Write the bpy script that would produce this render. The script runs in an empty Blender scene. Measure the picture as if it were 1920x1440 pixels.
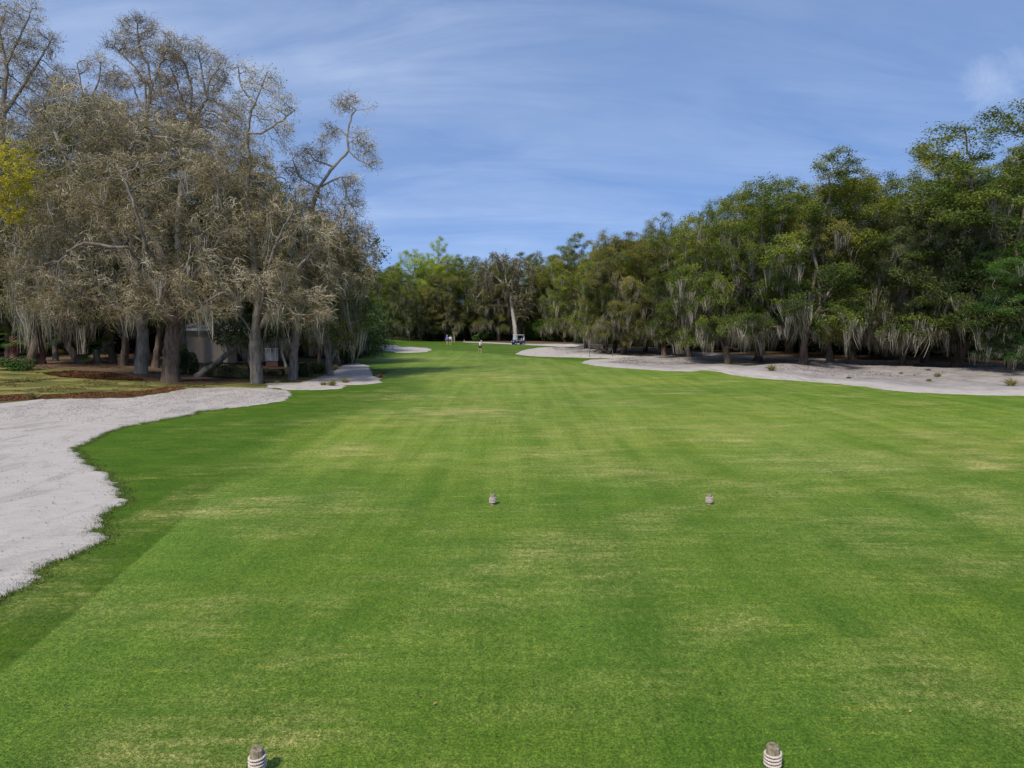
import bpy, bmesh, math, random
import numpy as np
from mathutils import Vector, Matrix
R = math.radians
sc = bpy.context.scene
col = sc.collection
rng = np.random.default_rng(7)
random.seed(7)

# ------------------------------------------------------------------ camera
F = 1321.0; HZ = 606.0; CAMH = 4.0
PITCH = math.atan((720 - HZ) / F)
cd = bpy.data.cameras.new('camera'); cam = bpy.data.objects.new('camera', cd); col.objects.link(cam)
cam.location = (0, 0, CAMH); cam.rotation_euler = (math.pi / 2 - PITCH, 0, 0)
cd.sensor_width = 36; cd.lens = F / 1920 * 36; cd.clip_start = 0.1; cd.clip_end = 6000
sc.camera = cam
cP, sP = math.cos(PITCH), math.sin(PITCH)

def ray(px, py):
    a = (px - 960) / F; b = (720 - py) / F
    return np.array([a, cP + b * sP, -sP + b * cP])
def at(px, py, Y):
    d = ray(px, py); t = Y / d[1]
    return np.array([d[0] * t, Y, CAMH + d[2] * t])

# ------------------------------------------------------------------ numpy noise
_perm = np.random.default_rng(3).random((256, 256))
def vnoise(x, y):
    x = np.asarray(x, float); y = np.asarray(y, float)
    xi = np.floor(x).astype(int); yi = np.floor(y).astype(int)
    fx = x - xi; fy = y - yi
    fx = fx * fx * (3 - 2 * fx); fy = fy * fy * (3 - 2 * fy)
    a = _perm[xi & 255, yi & 255]; b = _perm[(xi + 1) & 255, yi & 255]
    c = _perm[xi & 255, (yi + 1) & 255]; d = _perm[(xi + 1) & 255, (yi + 1) & 255]
    return (a * (1 - fx) + b * fx) * (1 - fy) + (c * (1 - fx) + d * fx) * fy
def fbm(x, y, n=4):
    s = 0; a = 1; t = 0
    for i in range(n):
        s = s + a * (vnoise(x * 2 ** i + 17 * i, y * 2 ** i + 31 * i) - .5); t += a; a *= .5
    return s / t * 2
def sstep(a, b, x):
    t = np.clip((x - a) / (b - a), 0, 1); return t * t * (3 - 2 * t)

def H(x, y):
    x = np.asarray(x, float); y = np.asarray(y, float)
    h = 0.10 * fbm(x / 22 + 5, y / 16 + 9, 2) * sstep(20, 45, y)
    h = h + 0.12 * np.sin(y / 7.5 + x / 40) * sstep(45, 60, y) * (1 - sstep(95, 120, y))
    # lawn on the left climbs towards the trees at the frame edge
    h = h + 1.1 * sstep(-15, -34, x) * sstep(34, 52, y)
    return h
def ground(px, py):
    d = ray(px, py)
    t = -CAMH / d[2] if d[2] < -1e-4 else 400
    for i in range(30):
        p = d * t; z = CAMH + p[2]
        t += 0.7 * (float(H(p[0], p[1])) - z) / d[2]
    p = d * t
    return np.array([p[0], p[1], float(H(p[0], p[1]))])

def poly_sd(P, x, y):
    """signed distance to polygon, + inside"""
    x = np.asarray(x, float); y = np.asarray(y, float)
    best = np.full(x.shape, 1e9); inside = np.zeros(x.shape, bool)
    n = len(P)
    for i in range(n):
        ax, ay = P[i]; bx, by = P[(i + 1) % n]
        dx, dy = bx - ax, by - ay
        L = dx * dx + dy * dy + 1e-12
        t = np.clip(((x - ax) * dx + (y - ay) * dy) / L, 0, 1)
        d = (x - ax - t * dx) ** 2 + (y - ay - t * dy) ** 2
        best = np.minimum(best, d)
        if ay != by:
            c = ((ay > y) != (by > y)) & (x < (bx - ax) * (y - ay) / (by - ay) + ax)
            inside ^= c
    best = np.sqrt(best)
    return np.where(inside, best, -best)
def px_poly(pts):
    out = []
    for p in pts:
        if len(p) == 3: out.append((p[0], p[1]))
        else:
            g = ground(*p); out.append((g[0], g[1]))
    return out

# ------------------------------------------------------------------ object helpers
def tag(o, label=None, cat=None, group=None, kind=None):
    if label: o['label'] = label
    if cat: o['category'] = cat
    if group: o['group'] = group
    if kind: o['kind'] = kind
    return o
def empty(name, loc, rz=0):
    o = bpy.data.objects.new(name, None); col.objects.link(o)
    o.location = tuple(float(v) for v in loc); o.rotation_euler = (0, 0, rz); o.empty_display_size = .3
    return o
def mk(name, V, faces, mat, parent=None, smooth=False, attrs=None):
    """V (n,3); faces list of int arrays (m,k)"""
    me = bpy.data.meshes.new(name)
    V = np.ascontiguousarray(V, dtype=np.float32)
    if not isinstance(faces, list): faces = [faces]
    faces = [np.asarray(f, dtype=np.int32) for f in faces if len(f)]
    me.vertices.add(len(V)); me.vertices.foreach_set('co', V.ravel())
    lv = np.concatenate([f.ravel() for f in faces]); ks = np.concatenate([np.full(len(f), f.shape[1], np.int32) for f in faces])
    st = np.concatenate([[0], np.cumsum(ks)[:-1]]).astype(np.int32)
    me.loops.add(len(lv)); me.loops.foreach_set('vertex_index', lv)
    me.polygons.add(len(ks)); me.polygons.foreach_set('loop_start', st); me.polygons.foreach_set('loop_total', ks)
    me.polygons.foreach_set('use_smooth', np.full(len(ks), bool(smooth)))
    if attrs:
        for k, a in attrs.items():
            dom = 'FACE' if len(a) == len(ks) else 'POINT'
            at_ = me.attributes.new(k, 'FLOAT', dom); at_.data.foreach_set('value', np.asarray(a, np.float32))
    me.update(calc_edges=True)
    me.materials.append(mat)
    o = bpy.data.objects.new(name, me); col.objects.link(o)
    if parent: o.parent = parent
    return o
def from_bm(name, bm, mat, parent=None, smooth=False):
    me = bpy.data.meshes.new(name); bmesh.ops.recalc_face_normals(bm, faces=bm.faces)
    bm.to_mesh(me); bm.free(); me.materials.append(mat)
    if smooth: me.polygons.foreach_set('use_smooth', [True] * len(me.polygons))
    o = bpy.data.objects.new(name, me); col.objects.link(o)
    if parent: o.parent = parent
    return o
def bbox(bm, c, s, rot=None, bevel=0):
    r = bmesh.ops.create_cube(bm, size=1)
    M = Matrix.Translation(c) @ (rot.to_4x4() if rot else Matrix()) @ Matrix.Diagonal((s[0], s[1], s[2], 1))
    bmesh.ops.transform(bm, matrix=M, verts=r['verts'])
    if bevel:
        es = list({e for v in r['verts'] for e in v.link_edges})
        bmesh.ops.bevel(bm, geom=es, offset=bevel, segments=2, affect='EDGES')
def bcyl(bm, a, b, r0, r1=None, seg=12, caps=True):
    a = Vector(a); b = Vector(b); r1 = r0 if r1 is None else r1
    d = b - a
    q = Vector((0, 0, 1)).rotation_difference(d).to_matrix().to_4x4()
    bmesh.ops.create_cone(bm, cap_ends=caps, segments=seg, radius1=r0, radius2=r1, depth=d.length,
                          matrix=Matrix.Translation((a + b) / 2) @ q)

# ------------------------------------------------------------------ materials
def newmat(name):
    m = bpy.data.materials.new(name); m.use_nodes = True
    nt = m.node_tree; b = nt.nodes['Principled BSDF']
    return m, nt, b
def N(nt, t, **kw):
    n = nt.nodes.new(t)
    for k, v in kw.items():
        if k.startswith('i_'): n.inputs[k[2:].replace('_', ' ')].default_value = v
        else: setattr(n, k, v)
    return n
def L(nt, a, b): nt.links.new(a, b)
def ramp(nt, fac, stops, interp='LINEAR'):
    r = N(nt, 'ShaderNodeValToRGB'); cr = r.color_ramp; cr.interpolation = interp
    while len(cr.elements) < len(stops): cr.elements.new(0.5)
    for e, (p, c) in zip(cr.elements, stops):
        e.position = p; e.color = (*c, 1) if len(c) == 3 else c
    L(nt, fac, r.inputs[0]); return r.outputs[0]
def noise(nt, vec, scale, detail=4, rough=.55, dist=0, mapping=None):
    if mapping:
        mp = N(nt, 'ShaderNodeMapping'); mp.inputs['Scale'].default_value = mapping; L(nt, vec, mp.inputs[0]); vec = mp.outputs[0]
    n = N(nt, 'ShaderNodeTexNoise'); n.inputs['Scale'].default_value = scale
    n.inputs['Detail'].default_value = detail; n.inputs['Roughness'].default_value = rough; n.inputs['Distortion'].default_value = dist
    L(nt, vec, n.inputs['Vector']); return n.outputs[0]
def math_(nt, op, a, b=None, clamp=False):
    m = N(nt, 'ShaderNodeMath', operation=op); m.use_clamp = clamp
    for i, v in enumerate((a, b)):
        if v is None: continue
        if isinstance(v, (int, float)): m.inputs[i].default_value = v
        else: L(nt, v, m.inputs[i])
    return m.outputs[0]
def mix(nt, fac, a, b, mode='MIX'):
    m = N(nt, 'ShaderNodeMix', data_type='RGBA', blend_type=mode)
    for s, v in ((m.inputs[0], fac), (m.inputs[6], a), (m.inputs[7], b)):
        if isinstance(v, (int, float)): s.default_value = v
        elif isinstance(v, tuple): s.default_value = (*v, 1) if len(v) == 3 else v
        else: L(nt, v, s)
    return m.outputs[2]
def objco(nt):
    return N(nt, 'ShaderNodeTexCoord').outputs['Object']
def attr(nt, name):
    return N(nt, 'ShaderNodeAttribute', attribute_name=name).outputs['Fac']
def bump(nt, b, h, strength, dist):
    n = N(nt, 'ShaderNodeBump'); n.inputs['Strength'].default_value = strength; n.inputs['Distance'].default_value = dist
    L(nt, h, n.inputs['Height']); L(nt, n.outputs[0], b.inputs['Normal'])

def leaf_mat(name, stops, transl=.35, spread=.25):
    m, nt, b = newmat(name)
    t = attr(nt, 'tone')
    oi = N(nt, 'ShaderNodeObjectInfo').outputs['Random']
    tt = math_(nt, 'ADD', t, math_(nt, 'MULTIPLY', math_(nt, 'SUBTRACT', oi, .5), spread), True)
    c = ramp(nt, tt, stops)
    co = objco(nt)
    n = noise(nt, co, .35, 3)
    c = mix(nt, 1.0, c, ramp(nt, n, [(.3, (.72, .78, .7)), (.7, (1.25, 1.15, 1.1))]), 'MULTIPLY')
    L(nt, c, b.inputs['Base Color']); b.inputs['Roughness'].default_value = .62
    b.inputs['Specular IOR Level'].default_value = .25
    tr = N(nt, 'ShaderNodeBsdfTranslucent'); L(nt, mix(nt, 1.0, c, (1.2, 1.25, .5), 'MULTIPLY'), tr.inputs[0])
    ms = N(nt, 'ShaderNodeMixShader'); ms.inputs[0].default_value = transl
    L(nt, b.outputs[0], ms.inputs[1]); L(nt, tr.outputs[0], ms.inputs[2])
    L(nt, ms.outputs[0], nt.nodes['Material Output'].inputs[0])
    return m
M = {}
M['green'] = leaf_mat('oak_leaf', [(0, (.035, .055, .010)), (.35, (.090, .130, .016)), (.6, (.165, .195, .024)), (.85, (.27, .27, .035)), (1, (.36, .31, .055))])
M['olive'] = leaf_mat('olive_leaf', [(0, (.055, .064, .016)), (.4, (.14, .145, .032)), (.7, (.24, .22, .05)), (1, (.34, .25, .08))])
M['greygreen'] = leaf_mat('grey_green_leaf', [(0, (.045, .060, .024)), (.5, (.12, .145, .052)), (.8, (.18, .195, .075)), (1, (.25, .225, .10))])
M['fresh'] = leaf_mat('fresh_leaf', [(0, (.025, .060, .012)), (.5, (.075, .155, .024)), (1, (.17, .28, .05))])
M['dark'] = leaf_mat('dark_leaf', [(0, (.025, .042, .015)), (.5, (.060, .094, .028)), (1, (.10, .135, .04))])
M['lime'] = leaf_mat('lime_leaf', [(0, (.11, .16, .012)), (.5, (.28, .36, .022)), (1, (.48, .50, .045))], .4)
M['yellow'] = leaf_mat('yellow_leaf', [(0, (.26, .21, .012)), (.5, (.50, .43, .025)), (1, (.66, .60, .06))], .4)
M['brown'] = leaf_mat('brown_leaf', [(0, (.05, .075, .014)), (.34, (.14, .155, .028)), (.56, (.22, .20, .055)), (.8, (.29, .225, .08)), (.94, (.36, .19, .07)), (1, (.36, .07, .035))])
M['moss'] = leaf_mat('spanish_moss', [(0, (.13, .115, .095)), (.5, (.27, .245, .205)), (1, (.47, .43, .37))], .25)
M['drygrass'] = leaf_mat('dry_grass', [(0, (.10, .11, .03)), (.5, (.28, .24, .10)), (1, (.48, .40, .20))], .3)
M['litter'] = leaf_mat('fallen_leaf', [(0, (.05, .025, .012)), (.4, (.13, .05, .02)), (.75, (.25, .10, .04)), (1, (.42, .27, .14))], .1)
M['specks'] = leaf_mat('twig_litter', [(0, (.04, .028, .02)), (.6, (.10, .075, .055)), (1, (.20, .16, .12))], .0)
M['turfblade'] = leaf_mat('turf_blade', [(0, (.05, .085, .010)), (.5, (.095, .160, .018)), (1, (.24, .26, .06))], .3)

def bark_mat(name, dark, mid, light, vs=6):
    m, nt, b = newmat(name); co = objco(nt)
    n1 = noise(nt, co, vs, 5, .6, .4, (1, 1, .22))
    n2 = noise(nt, co, 1.3, 4)
    n3 = noise(nt, co, 22, 3)
    c = ramp(nt, n1, [(.32, dark), (.5, mid), (.68, light)])
    c = mix(nt, ramp(nt, n2, [(.45, (0, 0, 0)), (.65, (1, 1, 1))]), c, mix(nt, .5, c, light))
    c = mix(nt, .25, c, ramp(nt, n3, [(.35, dark), (.65, light)]))
    sz = N(nt, 'ShaderNodeSeparateXYZ'); L(nt, co, sz.inputs[0]); mr = N(nt, 'ShaderNodeMapRange'); mr.clamp = True; L(nt, sz.outputs[2], mr.inputs[0])
    for q_, v_ in ((1, 3.5), (2, 7.5), (3, 0), (4, .55)): mr.inputs[q_].default_value = v_
    c = mix(nt, math_(nt, 'MULTIPLY', mr.outputs[0], ramp(nt, n2, [(.4, (.3, .3, .3)), (.6, (1, 1, 1))])), c, (.30, .265, .215))
    L(nt, c, b.inputs['Base Color']); b.inputs['Roughness'].default_value = .9
    b.inputs['Specular IOR Level'].default_value = .15
    bump(nt, b, n1, .9, .06)
    return m
M['bark'] = bark_mat('oak_bark', (.035, .025, .018), (.105, .072, .050), (.20, .145, .105))
M['greybark'] = bark_mat('grey_bark', (.05, .042, .034), (.145, .120, .092), (.29, .25, .20))
M['palebark'] = bark_mat('pale_bark', (.18, .16, .13), (.33, .30, .25), (.48, .45, .38))
M['redbark'] = bark_mat('red_bark', (.03, .018, .012), (.16, .065, .04), (.28, .17, .12), 9)
m, nt, b = newmat('twig_bark'); M['twig'] = m
c = ramp(nt, attr(nt, 'tone'), [(0, (.07, .045, .024)), (.4, (.27, .20, .11)), (.72, (.53, .42, .27)), (1, (.80, .70, .51))])
L(nt, c, b.inputs['Base Color']); b.inputs['Roughness'].default_value = .85; b.inputs['Specular IOR Level'].default_value = .15

def plain(name, colr, rough=.6, metal=0, var=.15, scale=8):
    m, nt, b = newmat(name); co = objco(nt)
    n = noise(nt, co, scale, 4)
    lo = tuple(v * (1 - var) for v in colr); hi = tuple(min(1, v * (1 + var)) for v in colr)
    L(nt, ramp(nt, n, [(.3, lo), (.7, hi)]), b.inputs['Base Color'])
    b.inputs['Roughness'].default_value = rough; b.inputs['Metallic'].default_value = metal
    return m

# turf ---------------------------------------------------------------
m, nt, b = newmat('turf'); M['turf'] = m
co = objco(nt)
sx = N(nt, 'ShaderNodeSeparateXYZ'); L(nt, co, sx.inputs[0])
fine = noise(nt, co, 30, 4, .85)
fine2 = noise(nt, co, 11, 4, .7, 0, (1, .7, 1))
med = noise(nt, co, 1.4, 5, .62, .3, (.55, 1.1, 1))
big = noise(nt, co, .16, 4, .6)
streak = noise(nt, co, .7, 6, .7, .8, (.35, .9, 1))
# mowing stripes along the hole, slightly wandering
w = math_(nt, 'MULTIPLY', math_(nt, 'SUBTRACT', noise(nt, co, .035, 2), .5), 4)
sv = math_(nt, 'SINE', math_(nt, 'MULTIPLY', math_(nt, 'ADD', math_(nt, 'ADD', sx.outputs[0], w), math_(nt, 'MULTIPLY', sx.outputs[1], .06)), 2.3))
lines = noise(nt, co, 1.0, 4, .65, .3, (1.3, .07, 1))
stripe = math_(nt, 'ADD', math_(nt, 'MULTIPLY', sv, .13), ramp(nt, lines, [(.38, (0, 0, 0)), (.62, (1, 1, 1))]), True)
thin = noise(nt, co, 1.0, 5, .7, 0, (1.0, 8, 1))
fsd = math_(nt, 'ADD', attr(nt, 'fair'), math_(nt, 'MULTIPLY', math_(nt, 'SUBTRACT', noise(nt, co, 9, 3), .5), .12))
fair = math_(nt, 'MULTIPLY', fsd, 14, True); fedge = ramp(nt, math_(nt, 'MULTIPLY', fsd, .5), [(0, (0, 0, 0)), (.02, (.8, .8, .8)), (.5, (.35, .35, .35)), (1, (0, 0, 0))])
dry = attr(nt, 'dry'); lawn = attr(nt, 'lawn'); lit = attr(nt, 'litter')
midz = attr(nt, 'midzone')
fa = mix(nt, midz, (.078, .142, .012), (.125, .182, .014)); fb = mix(nt, midz, (.112, .176, .020), (.190, .235, .034))
fairc = mix(nt, stripe, fa, fb)
fairc = mix(nt, math_(nt, 'MULTIPLY', fedge, attr(nt, 'crisp')), fairc, (.130, .200, .028))
fairc = mix(nt, ramp(nt, big, [(.35, (0, 0, 0)), (.65, (1, 1, 1))]), fairc, mix(nt, 1.0, fairc, (.82, .96, .95), 'MULTIPLY'))
roughc = mix(nt, med, (.040, .092, .002), (.070, .130, .005))
g = mix(nt, fair, roughc, fairc)
yel = mix(nt, fine2, (.30, .26, .08), (.46, .39, .19))
dm = math_(nt, 'ADD', math_(nt, 'MULTIPLY', dry, 1.35), math_(nt, 'MULTIPLY', ramp(nt, streak, [(.50, (0, 0, 0)), (.70, (1, 1, 1))]), .42))
dm = math_(nt, 'MULTIPLY', dm, ramp(nt, fine2, [(.25, (.35, .35, .35)), (.65, (1, 1, 1))]))
dm = math_(nt, 'MULTIPLY', dm, ramp(nt, thin, [(.36, (.15, .15, .15)), (.60, (1.25, 1.25, 1.25))]))
dm = math_(nt, 'MULTIPLY', dm, ramp(nt, med, [(.30, (.25, .25, .25)), (.62, (1, 1, 1))]), True)
g = mix(nt, dm, g, yel)
ys = math_(nt, 'MULTIPLY', ramp(nt, thin, [(.56, (0, 0, 0)), (.66, (1, 1, 1))]), ramp(nt, noise(nt, co, .45, 3, .6), [(.48, (0, 0, 0)), (.62, (1, 1, 1))]))
g = mix(nt, math_(nt, 'MULTIPLY', ys, .55), g, (.26, .29, .03))
sp = ramp(nt, fine, [(.36, (.36, .46, .28)), (.5, (.98, 1.0, .92)), (.64, (1.75, 1.6, 1.5))])
g = mix(nt, 1.0, g, sp, 'MULTIPLY')
g = mix(nt, 1.0, g, ramp(nt, fine2, [(.32, (.66, .74, .62)), (.68, (1.32, 1.25, 1.25))]), 'MULTIPLY')
g = mix(nt, 1.0, g, ramp(nt, med, [(.3, (.80, .86, .78)), (.7, (1.20, 1.14, 1.15))]), 'MULTIPLY')
lawnc = ramp(nt, noise(nt, co, 1.1, 5, .65, .4, (.35, 1.0, 1)), [(.30, (.055, .060, .018)), (.48, (.13, .125, .035)), (.62, (.26, .22, .075)), (.75, (.14, .075, .032))])
lawnc = mix(nt, 1.0, lawnc, sp, 'MULTIPLY')
g = mix(nt, lawn, g, lawnc)
litc = ramp(nt, noise(nt, co, 7, 6, .75), [(.3, (.04, .028, .018)), (.5, (.12, .078, .048)), (.66, (.21, .135, .08)), (.8, (.32, .24, .16))])
g = mix(nt, lit, g, litc)
L(nt, g, b.inputs['Base Color']); b.inputs['Roughness'].default_value = .8; b.inputs['Specular IOR Level'].default_value = .15
bh = math_(nt, 'ADD', fine, fine2)
bump(nt, b, bh, .55, .03)

# sand ---------------------------------------------------------------
m, nt, b = newmat('sand'); M['sand'] = m
co = objco(nt)
f1 = noise(nt, co, 30, 4, .75); f2 = noise(nt, co, 2.2, 5, .6, .3); f3 = noise(nt, co, .25, 3)
rake = noise(nt, co, 5, 4, .6, .2, (.3, 2.2, 1))
shade = attr(nt, 'dirt_shade')  # soiled patches on the left; on the right, tree shade put into the colour
c = mix(nt, f2, (.385, .342, .304), (.465, .415, .370))
c = mix(nt, 1.0, c, ramp(nt, f1, [(.33, (.70, .68, .66)), (.5, (1, 1, 1)), (.7, (1.12, 1.12, 1.12))]), 'MULTIPLY')
c = mix(nt, 1.0, c, ramp(nt, rake, [(.35, (.92, .91, .91)), (.6, (1.03, 1.03, 1.03))]), 'MULTIPLY')
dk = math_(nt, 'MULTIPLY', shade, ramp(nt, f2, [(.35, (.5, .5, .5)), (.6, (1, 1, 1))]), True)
c = mix(nt, 1.0, c, ramp(nt, noise(nt, co, .9, 5, .6, 1.2, (1, .45, 1)), [(.35, (.80, .79, .78)), (.48, (1, 1, 1)), (.7, (1.06, 1.05, 1.05))]), 'MULTIPLY')
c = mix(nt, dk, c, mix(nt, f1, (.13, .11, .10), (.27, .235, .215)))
L(nt, c, b.inputs['Base Color']); b.inputs['Roughness'].default_value = .95; b.inputs['Specular IOR Level'].default_value = .1
bump(nt, b, math_(nt, 'ADD', math_(nt, 'MULTIPLY', f1, .35), math_(nt, 'MULTIPLY', f2, .8)), .55, .04)

# ------------------------------------------------------------------ regions
turf_poly = px_poly([(-44, -30, 0), (44, -30, 0), (60, 10, 0), (2300, 800), (2000, 735), (1700, 690), (1500, 680), (1300, 666), (1130, 655),
                     (1000, 647), (870, 641.0), (830, 639), (760, 637), (700, 636.5), (672, 641), (668, 668), (655, 690), (600, 705), (500, 718), (340, 728),
                     (150, 745), (0, 756), (-200, 768), (-700, 800), (-60, 5, 0)])
lawn_poly = px_poly([(-700, 700), (-300, 700), (0, 688), (120, 694), (260, 713), (330, 722), (480, 716), (640, 690), (665, 690), (560, 722), (330, 733), (250, 741), (100, 747), (0, 752), (-300, 765), (-700, 780)])
fair_poly = px_poly([(-36, -30, 0), (60, -30, 0), (2600, 800), (2000, 725), (1700, 715), (1500, 705), (1330, 690), (1090, 676), (950, 664), (830, 655), (700, 668),
                     (730, 700), (760, 735), (640, 765), (520, 805), (430, 855), (395, 905), (375, 931), (331, 981), (265, 1040), (135, 1150), (0, 1258), (-250, 1440)])
sand_left_poly = px_poly([(-900, 760), (-300, 764), (0, 757), (80, 749), (170, 748), (250, 746), (310, 737), (350, 729), (420, 727), (500, 728), (541, 733), (545, 741), (535, 751), (500, 757),
    (430, 766), (370, 772), (360, 778), (300, 788), (240, 800), (200, 812), (165, 830), (133, 842), (150, 857), (175, 875), (205, 890), (222, 905),
    (216, 915), (238, 938), (232, 947), (210, 957), (188, 968), (186, 985), (178, 995), (210, 1009), (180, 1022), (165, 1035), (125, 1050), (70, 1075),
    (60, 1098), (32, 1108), (0, 1130), (-60, 1170), (-250, 1330), (-900, 1440)])
sand_mid_poly = px_poly([(500, 726), (495, 718), (560, 718), (595, 708), (620, 700), (645, 684), (672, 681), (690, 686), (697, 700), (712, 710), (716, 717), (690, 721), (650, 722), (640, 729), (590, 731.5), (540, 731)])
bunk_poly = px_poly([(640, 646), (690, 645), (725, 646.5), (745, 648), (755, 651), (772, 650.5), (790, 652), (803, 653), (812, 656.5), (800, 660),
                     (770, 661.5), (745, 661.2), (730, 658.5), (690, 655.5), (640, 655)])
right_front = [(967, 663.5), (985, 667), (1010, 668.5), (1050, 669.5), (1100, 671), (1145, 672.0), (1160, 672.0), (1150, 673.2), (1110, 674.3), (1096, 677), (1091, 680.5), (1103, 683.5), (1118, 686), (1150, 689), (1190, 691.5), (1240, 695),
               (1300, 696.5), (1322, 694), (1336, 695.5), (1375, 703), (1420, 709), (1500, 714.5), (1560, 719), (1620, 725), (1660, 731), (1720, 736), (1780, 739), (1850, 741), (1920, 742), (2100, 750), (2500, 765)]
right_back = [(2500, 700), (1990, 688), (1800, 680), (1650, 676), (1500, 671), (1400, 667), (1300, 662), (1200, 656), (1130, 650.5), (1060, 646.5), (1010, 645.2), (965, 644),
              (920, 642), (870, 640.6), (868, 641.8), (920, 643.8), (965, 645.8), (1000, 647.5), (1040, 649.5), (1058, 651.2), (1068, 654), (1050, 653), (1030, 651.5), (1010, 652.0), (990, 655), (975, 659)]
sand_right_poly = px_poly(right_front + right_back)

# ground -------------------------------------------------------------
ys = np.concatenate([np.arange(-30, 6, 1.5), np.arange(6, 60, .4), np.arange(60, 190, .9), np.geomspace(190, 1800, 40)])
us = np.linspace(-1, 1, 341)
YY, UU = np.meshgrid(ys, us, indexing='ij')
XX = UU * (26 + 1.15 * np.maximum(YY, 0))
ZZ = H(XX, YY)
ny, nx = XX.shape
def gridfaces(ny, nx):
    i = np.arange(ny - 1)[:, None] * nx + np.arange(nx - 1)[None, :]
    i = i.ravel(); return np.stack([i, i + 1, i + nx + 1, i + nx], 1)
wob = 0.5 * fbm(XX / 1.5, YY / 1.5, 3)
a_turf = sstep(-1.2, .6, poly_sd(turf_poly, XX, YY) + wob)
a_lawn = sstep(-.8, .8, poly_sd(lawn_poly, XX, YY) + wob)
a_fair = np.clip(poly_sd(fair_poly, XX, YY), -5, 5)
a_near = 1 - sstep(12.5, 18.5, YY)
a_fair = a_fair * (.03 + .97 * a_near)
dry = np.zeros_like(XX)
for (px, py, rx, ry, s) in [(850, 775, 150, 18, .9), (1300, 805, 260, 30, .5), (1620, 1010, 160, 45, .7), (1560, 865, 220, 28, .6), (900, 706, 190, 7, .75),
                            (1060, 1060, 190, 70, .4), (1400, 1240, 240, 80, .32), (1700, 1290, 260, 80, .4), (1030, 690, 200, 7, .4), (700, 650, 90, 5, .5),
                            (1800, 930, 150, 25, .5), (1150, 880, 220, 20, .4), (520, 990, 100, 20, .4), (1100, 725, 260, 9, .45), (820, 745, 180, 8, .4), (1600, 780, 250, 18, .4),
                            (760, 672, 120, 5, .6), (900, 1230, 220, 60, .22), (620, 860, 150, 20, .3), (1750, 820, 160, 18, .5), (740, 790, 200, 14, .4), (1250, 760, 250, 9, .4)]:
    g0 = ground(px, py); g1 = ground(px, py - ry); g2 = ground(px, py + ry)
    ry_w = (g1[1] - g2[1]) / 2; rx_w = rx / F * g0[1]
    d = ((XX - g0[0]) / rx_w) ** 2 + ((YY - (g1[1] + g2[1]) / 2) / ry_w) ** 2
    dry = np.maximum(dry, s * np.exp(-d * 1.2))
midz = sstep(12, 24, YY) * (1 - .6 * sstep(60, 100, YY)) * np.clip(.75 + .9 * fbm(XX / 9 + 2, YY / 7, 3) - .25 * sstep(-4, -14, XX), 0, 1)
midz = np.clip(midz + .35 * np.clip(fbm(XX / 3 + 7, YY / 3, 3), 0, 1), 0, 1)
dry = np.maximum(dry, .55 * np.clip(fbm(XX / 2.6 + 11, YY / 1.6 + 4, 3) - .12, 0, 1) * 2 * (XX > -8))
dry = dry * np.clip(.75 + 1.0 * fbm(XX / 3.0, YY / 1.2, 4), 0, 1.4)
ground_o = mk('grass_ground', np.stack([XX.ravel(), YY.ravel(), ZZ.ravel()], 1), gridfaces(ny, nx), M['turf'], smooth=True,
   attrs={'fair': a_fair.ravel(), 'crisp': a_near.ravel(), 'dry': dry.ravel(), 'midzone': midz.ravel(), 'lawn': a_lawn.ravel(), 'litter': ((1 - a_turf) * (1 - a_lawn)).ravel()})
tag(ground_o, kind='structure')

def sand_sheet(name, poly, step, mound=None, rag=.12, ragf=.5, dirt_shade=None, lift=.03, stepy=None):
    P = np.array(poly); x0, y0 = P.min(0) - 1; x1, y1 = P.max(0) + 1
    stepy = stepy or step
    gx = np.arange(x0, x1, step); gy = np.arange(y0, y1, stepy)
    X, Y = np.meshgrid(gx, gy)
    sd = poly_sd(poly, X, Y)
    sdn = sd + rag * fbm(X / ragf, Y / ragf, 3)
    Z = H(X, Y) + np.clip(sdn * .35, -.12, lift)
    if mound is not None: Z = Z + mound(X, Y) * sstep(0, 2.5, sd)
    D = dirt_shade(X, Y, sd) if dirt_shade is not None else np.zeros_like(X)
    Fc = gridfaces(*X.shape)
    keep = (sdn.ravel()[Fc] > -.33).any(1)
    Fc = Fc[keep]
    used = np.unique(Fc); rem = np.full(X.size, -1); rem[used] = np.arange(len(used))
    V = np.stack([X.ravel(), Y.ravel(), Z.ravel()], 1)[used]
    o = mk(name, V, rem[Fc], M['sand'], smooth=True, attrs={'dirt_shade': D.ravel()[used]})
    return tag(o, kind='structure')
# keep the left sheet to what can matter (x > -36)
sand_left_poly = [(max(x, -36.0), y) for x, y in sand_left_poly]
def dirt_left(X, Y, sd): return .35 * sstep(.3, .8, fbm(X / 2, Y / 2, 4)) + .5 * sstep(31, 36, Y) * sstep(-.2, .5, fbm(X / 1.3, Y / 1.3, 4)) * .6
sand_sheet('sand_area', sand_left_poly, .09, rag=.22, ragf=.35, dirt_shade=dirt_left)
sand_sheet('sand_path', sand_mid_poly, .16, rag=.3, ragf=.7, stepy=.25)
sand_sheet('sand_bunker', bunk_poly, .3, mound=lambda X, Y: -.0 * X, rag=.3, ragf=2)
def mound_r(X, Y):
    return .55 * np.clip(fbm(X / 9 + 3, Y / 9 + 1, 2) + .15, 0, 1) * sstep(4, 9, X) + .12 * np.clip(fbm(X / 2.5, Y / 2.5, 3) + .3, 0, 1)
def tree_shade_r(X, Y, sd):  # shade under the right trees, painted as darker grey sand
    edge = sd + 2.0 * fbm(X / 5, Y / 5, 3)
    return 1.0 * sstep(1.2, 4.0, edge) * (.7 + .5 * fbm(X / 1.7, Y / 1.7, 3)) * sstep(4, 10, X)
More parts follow.
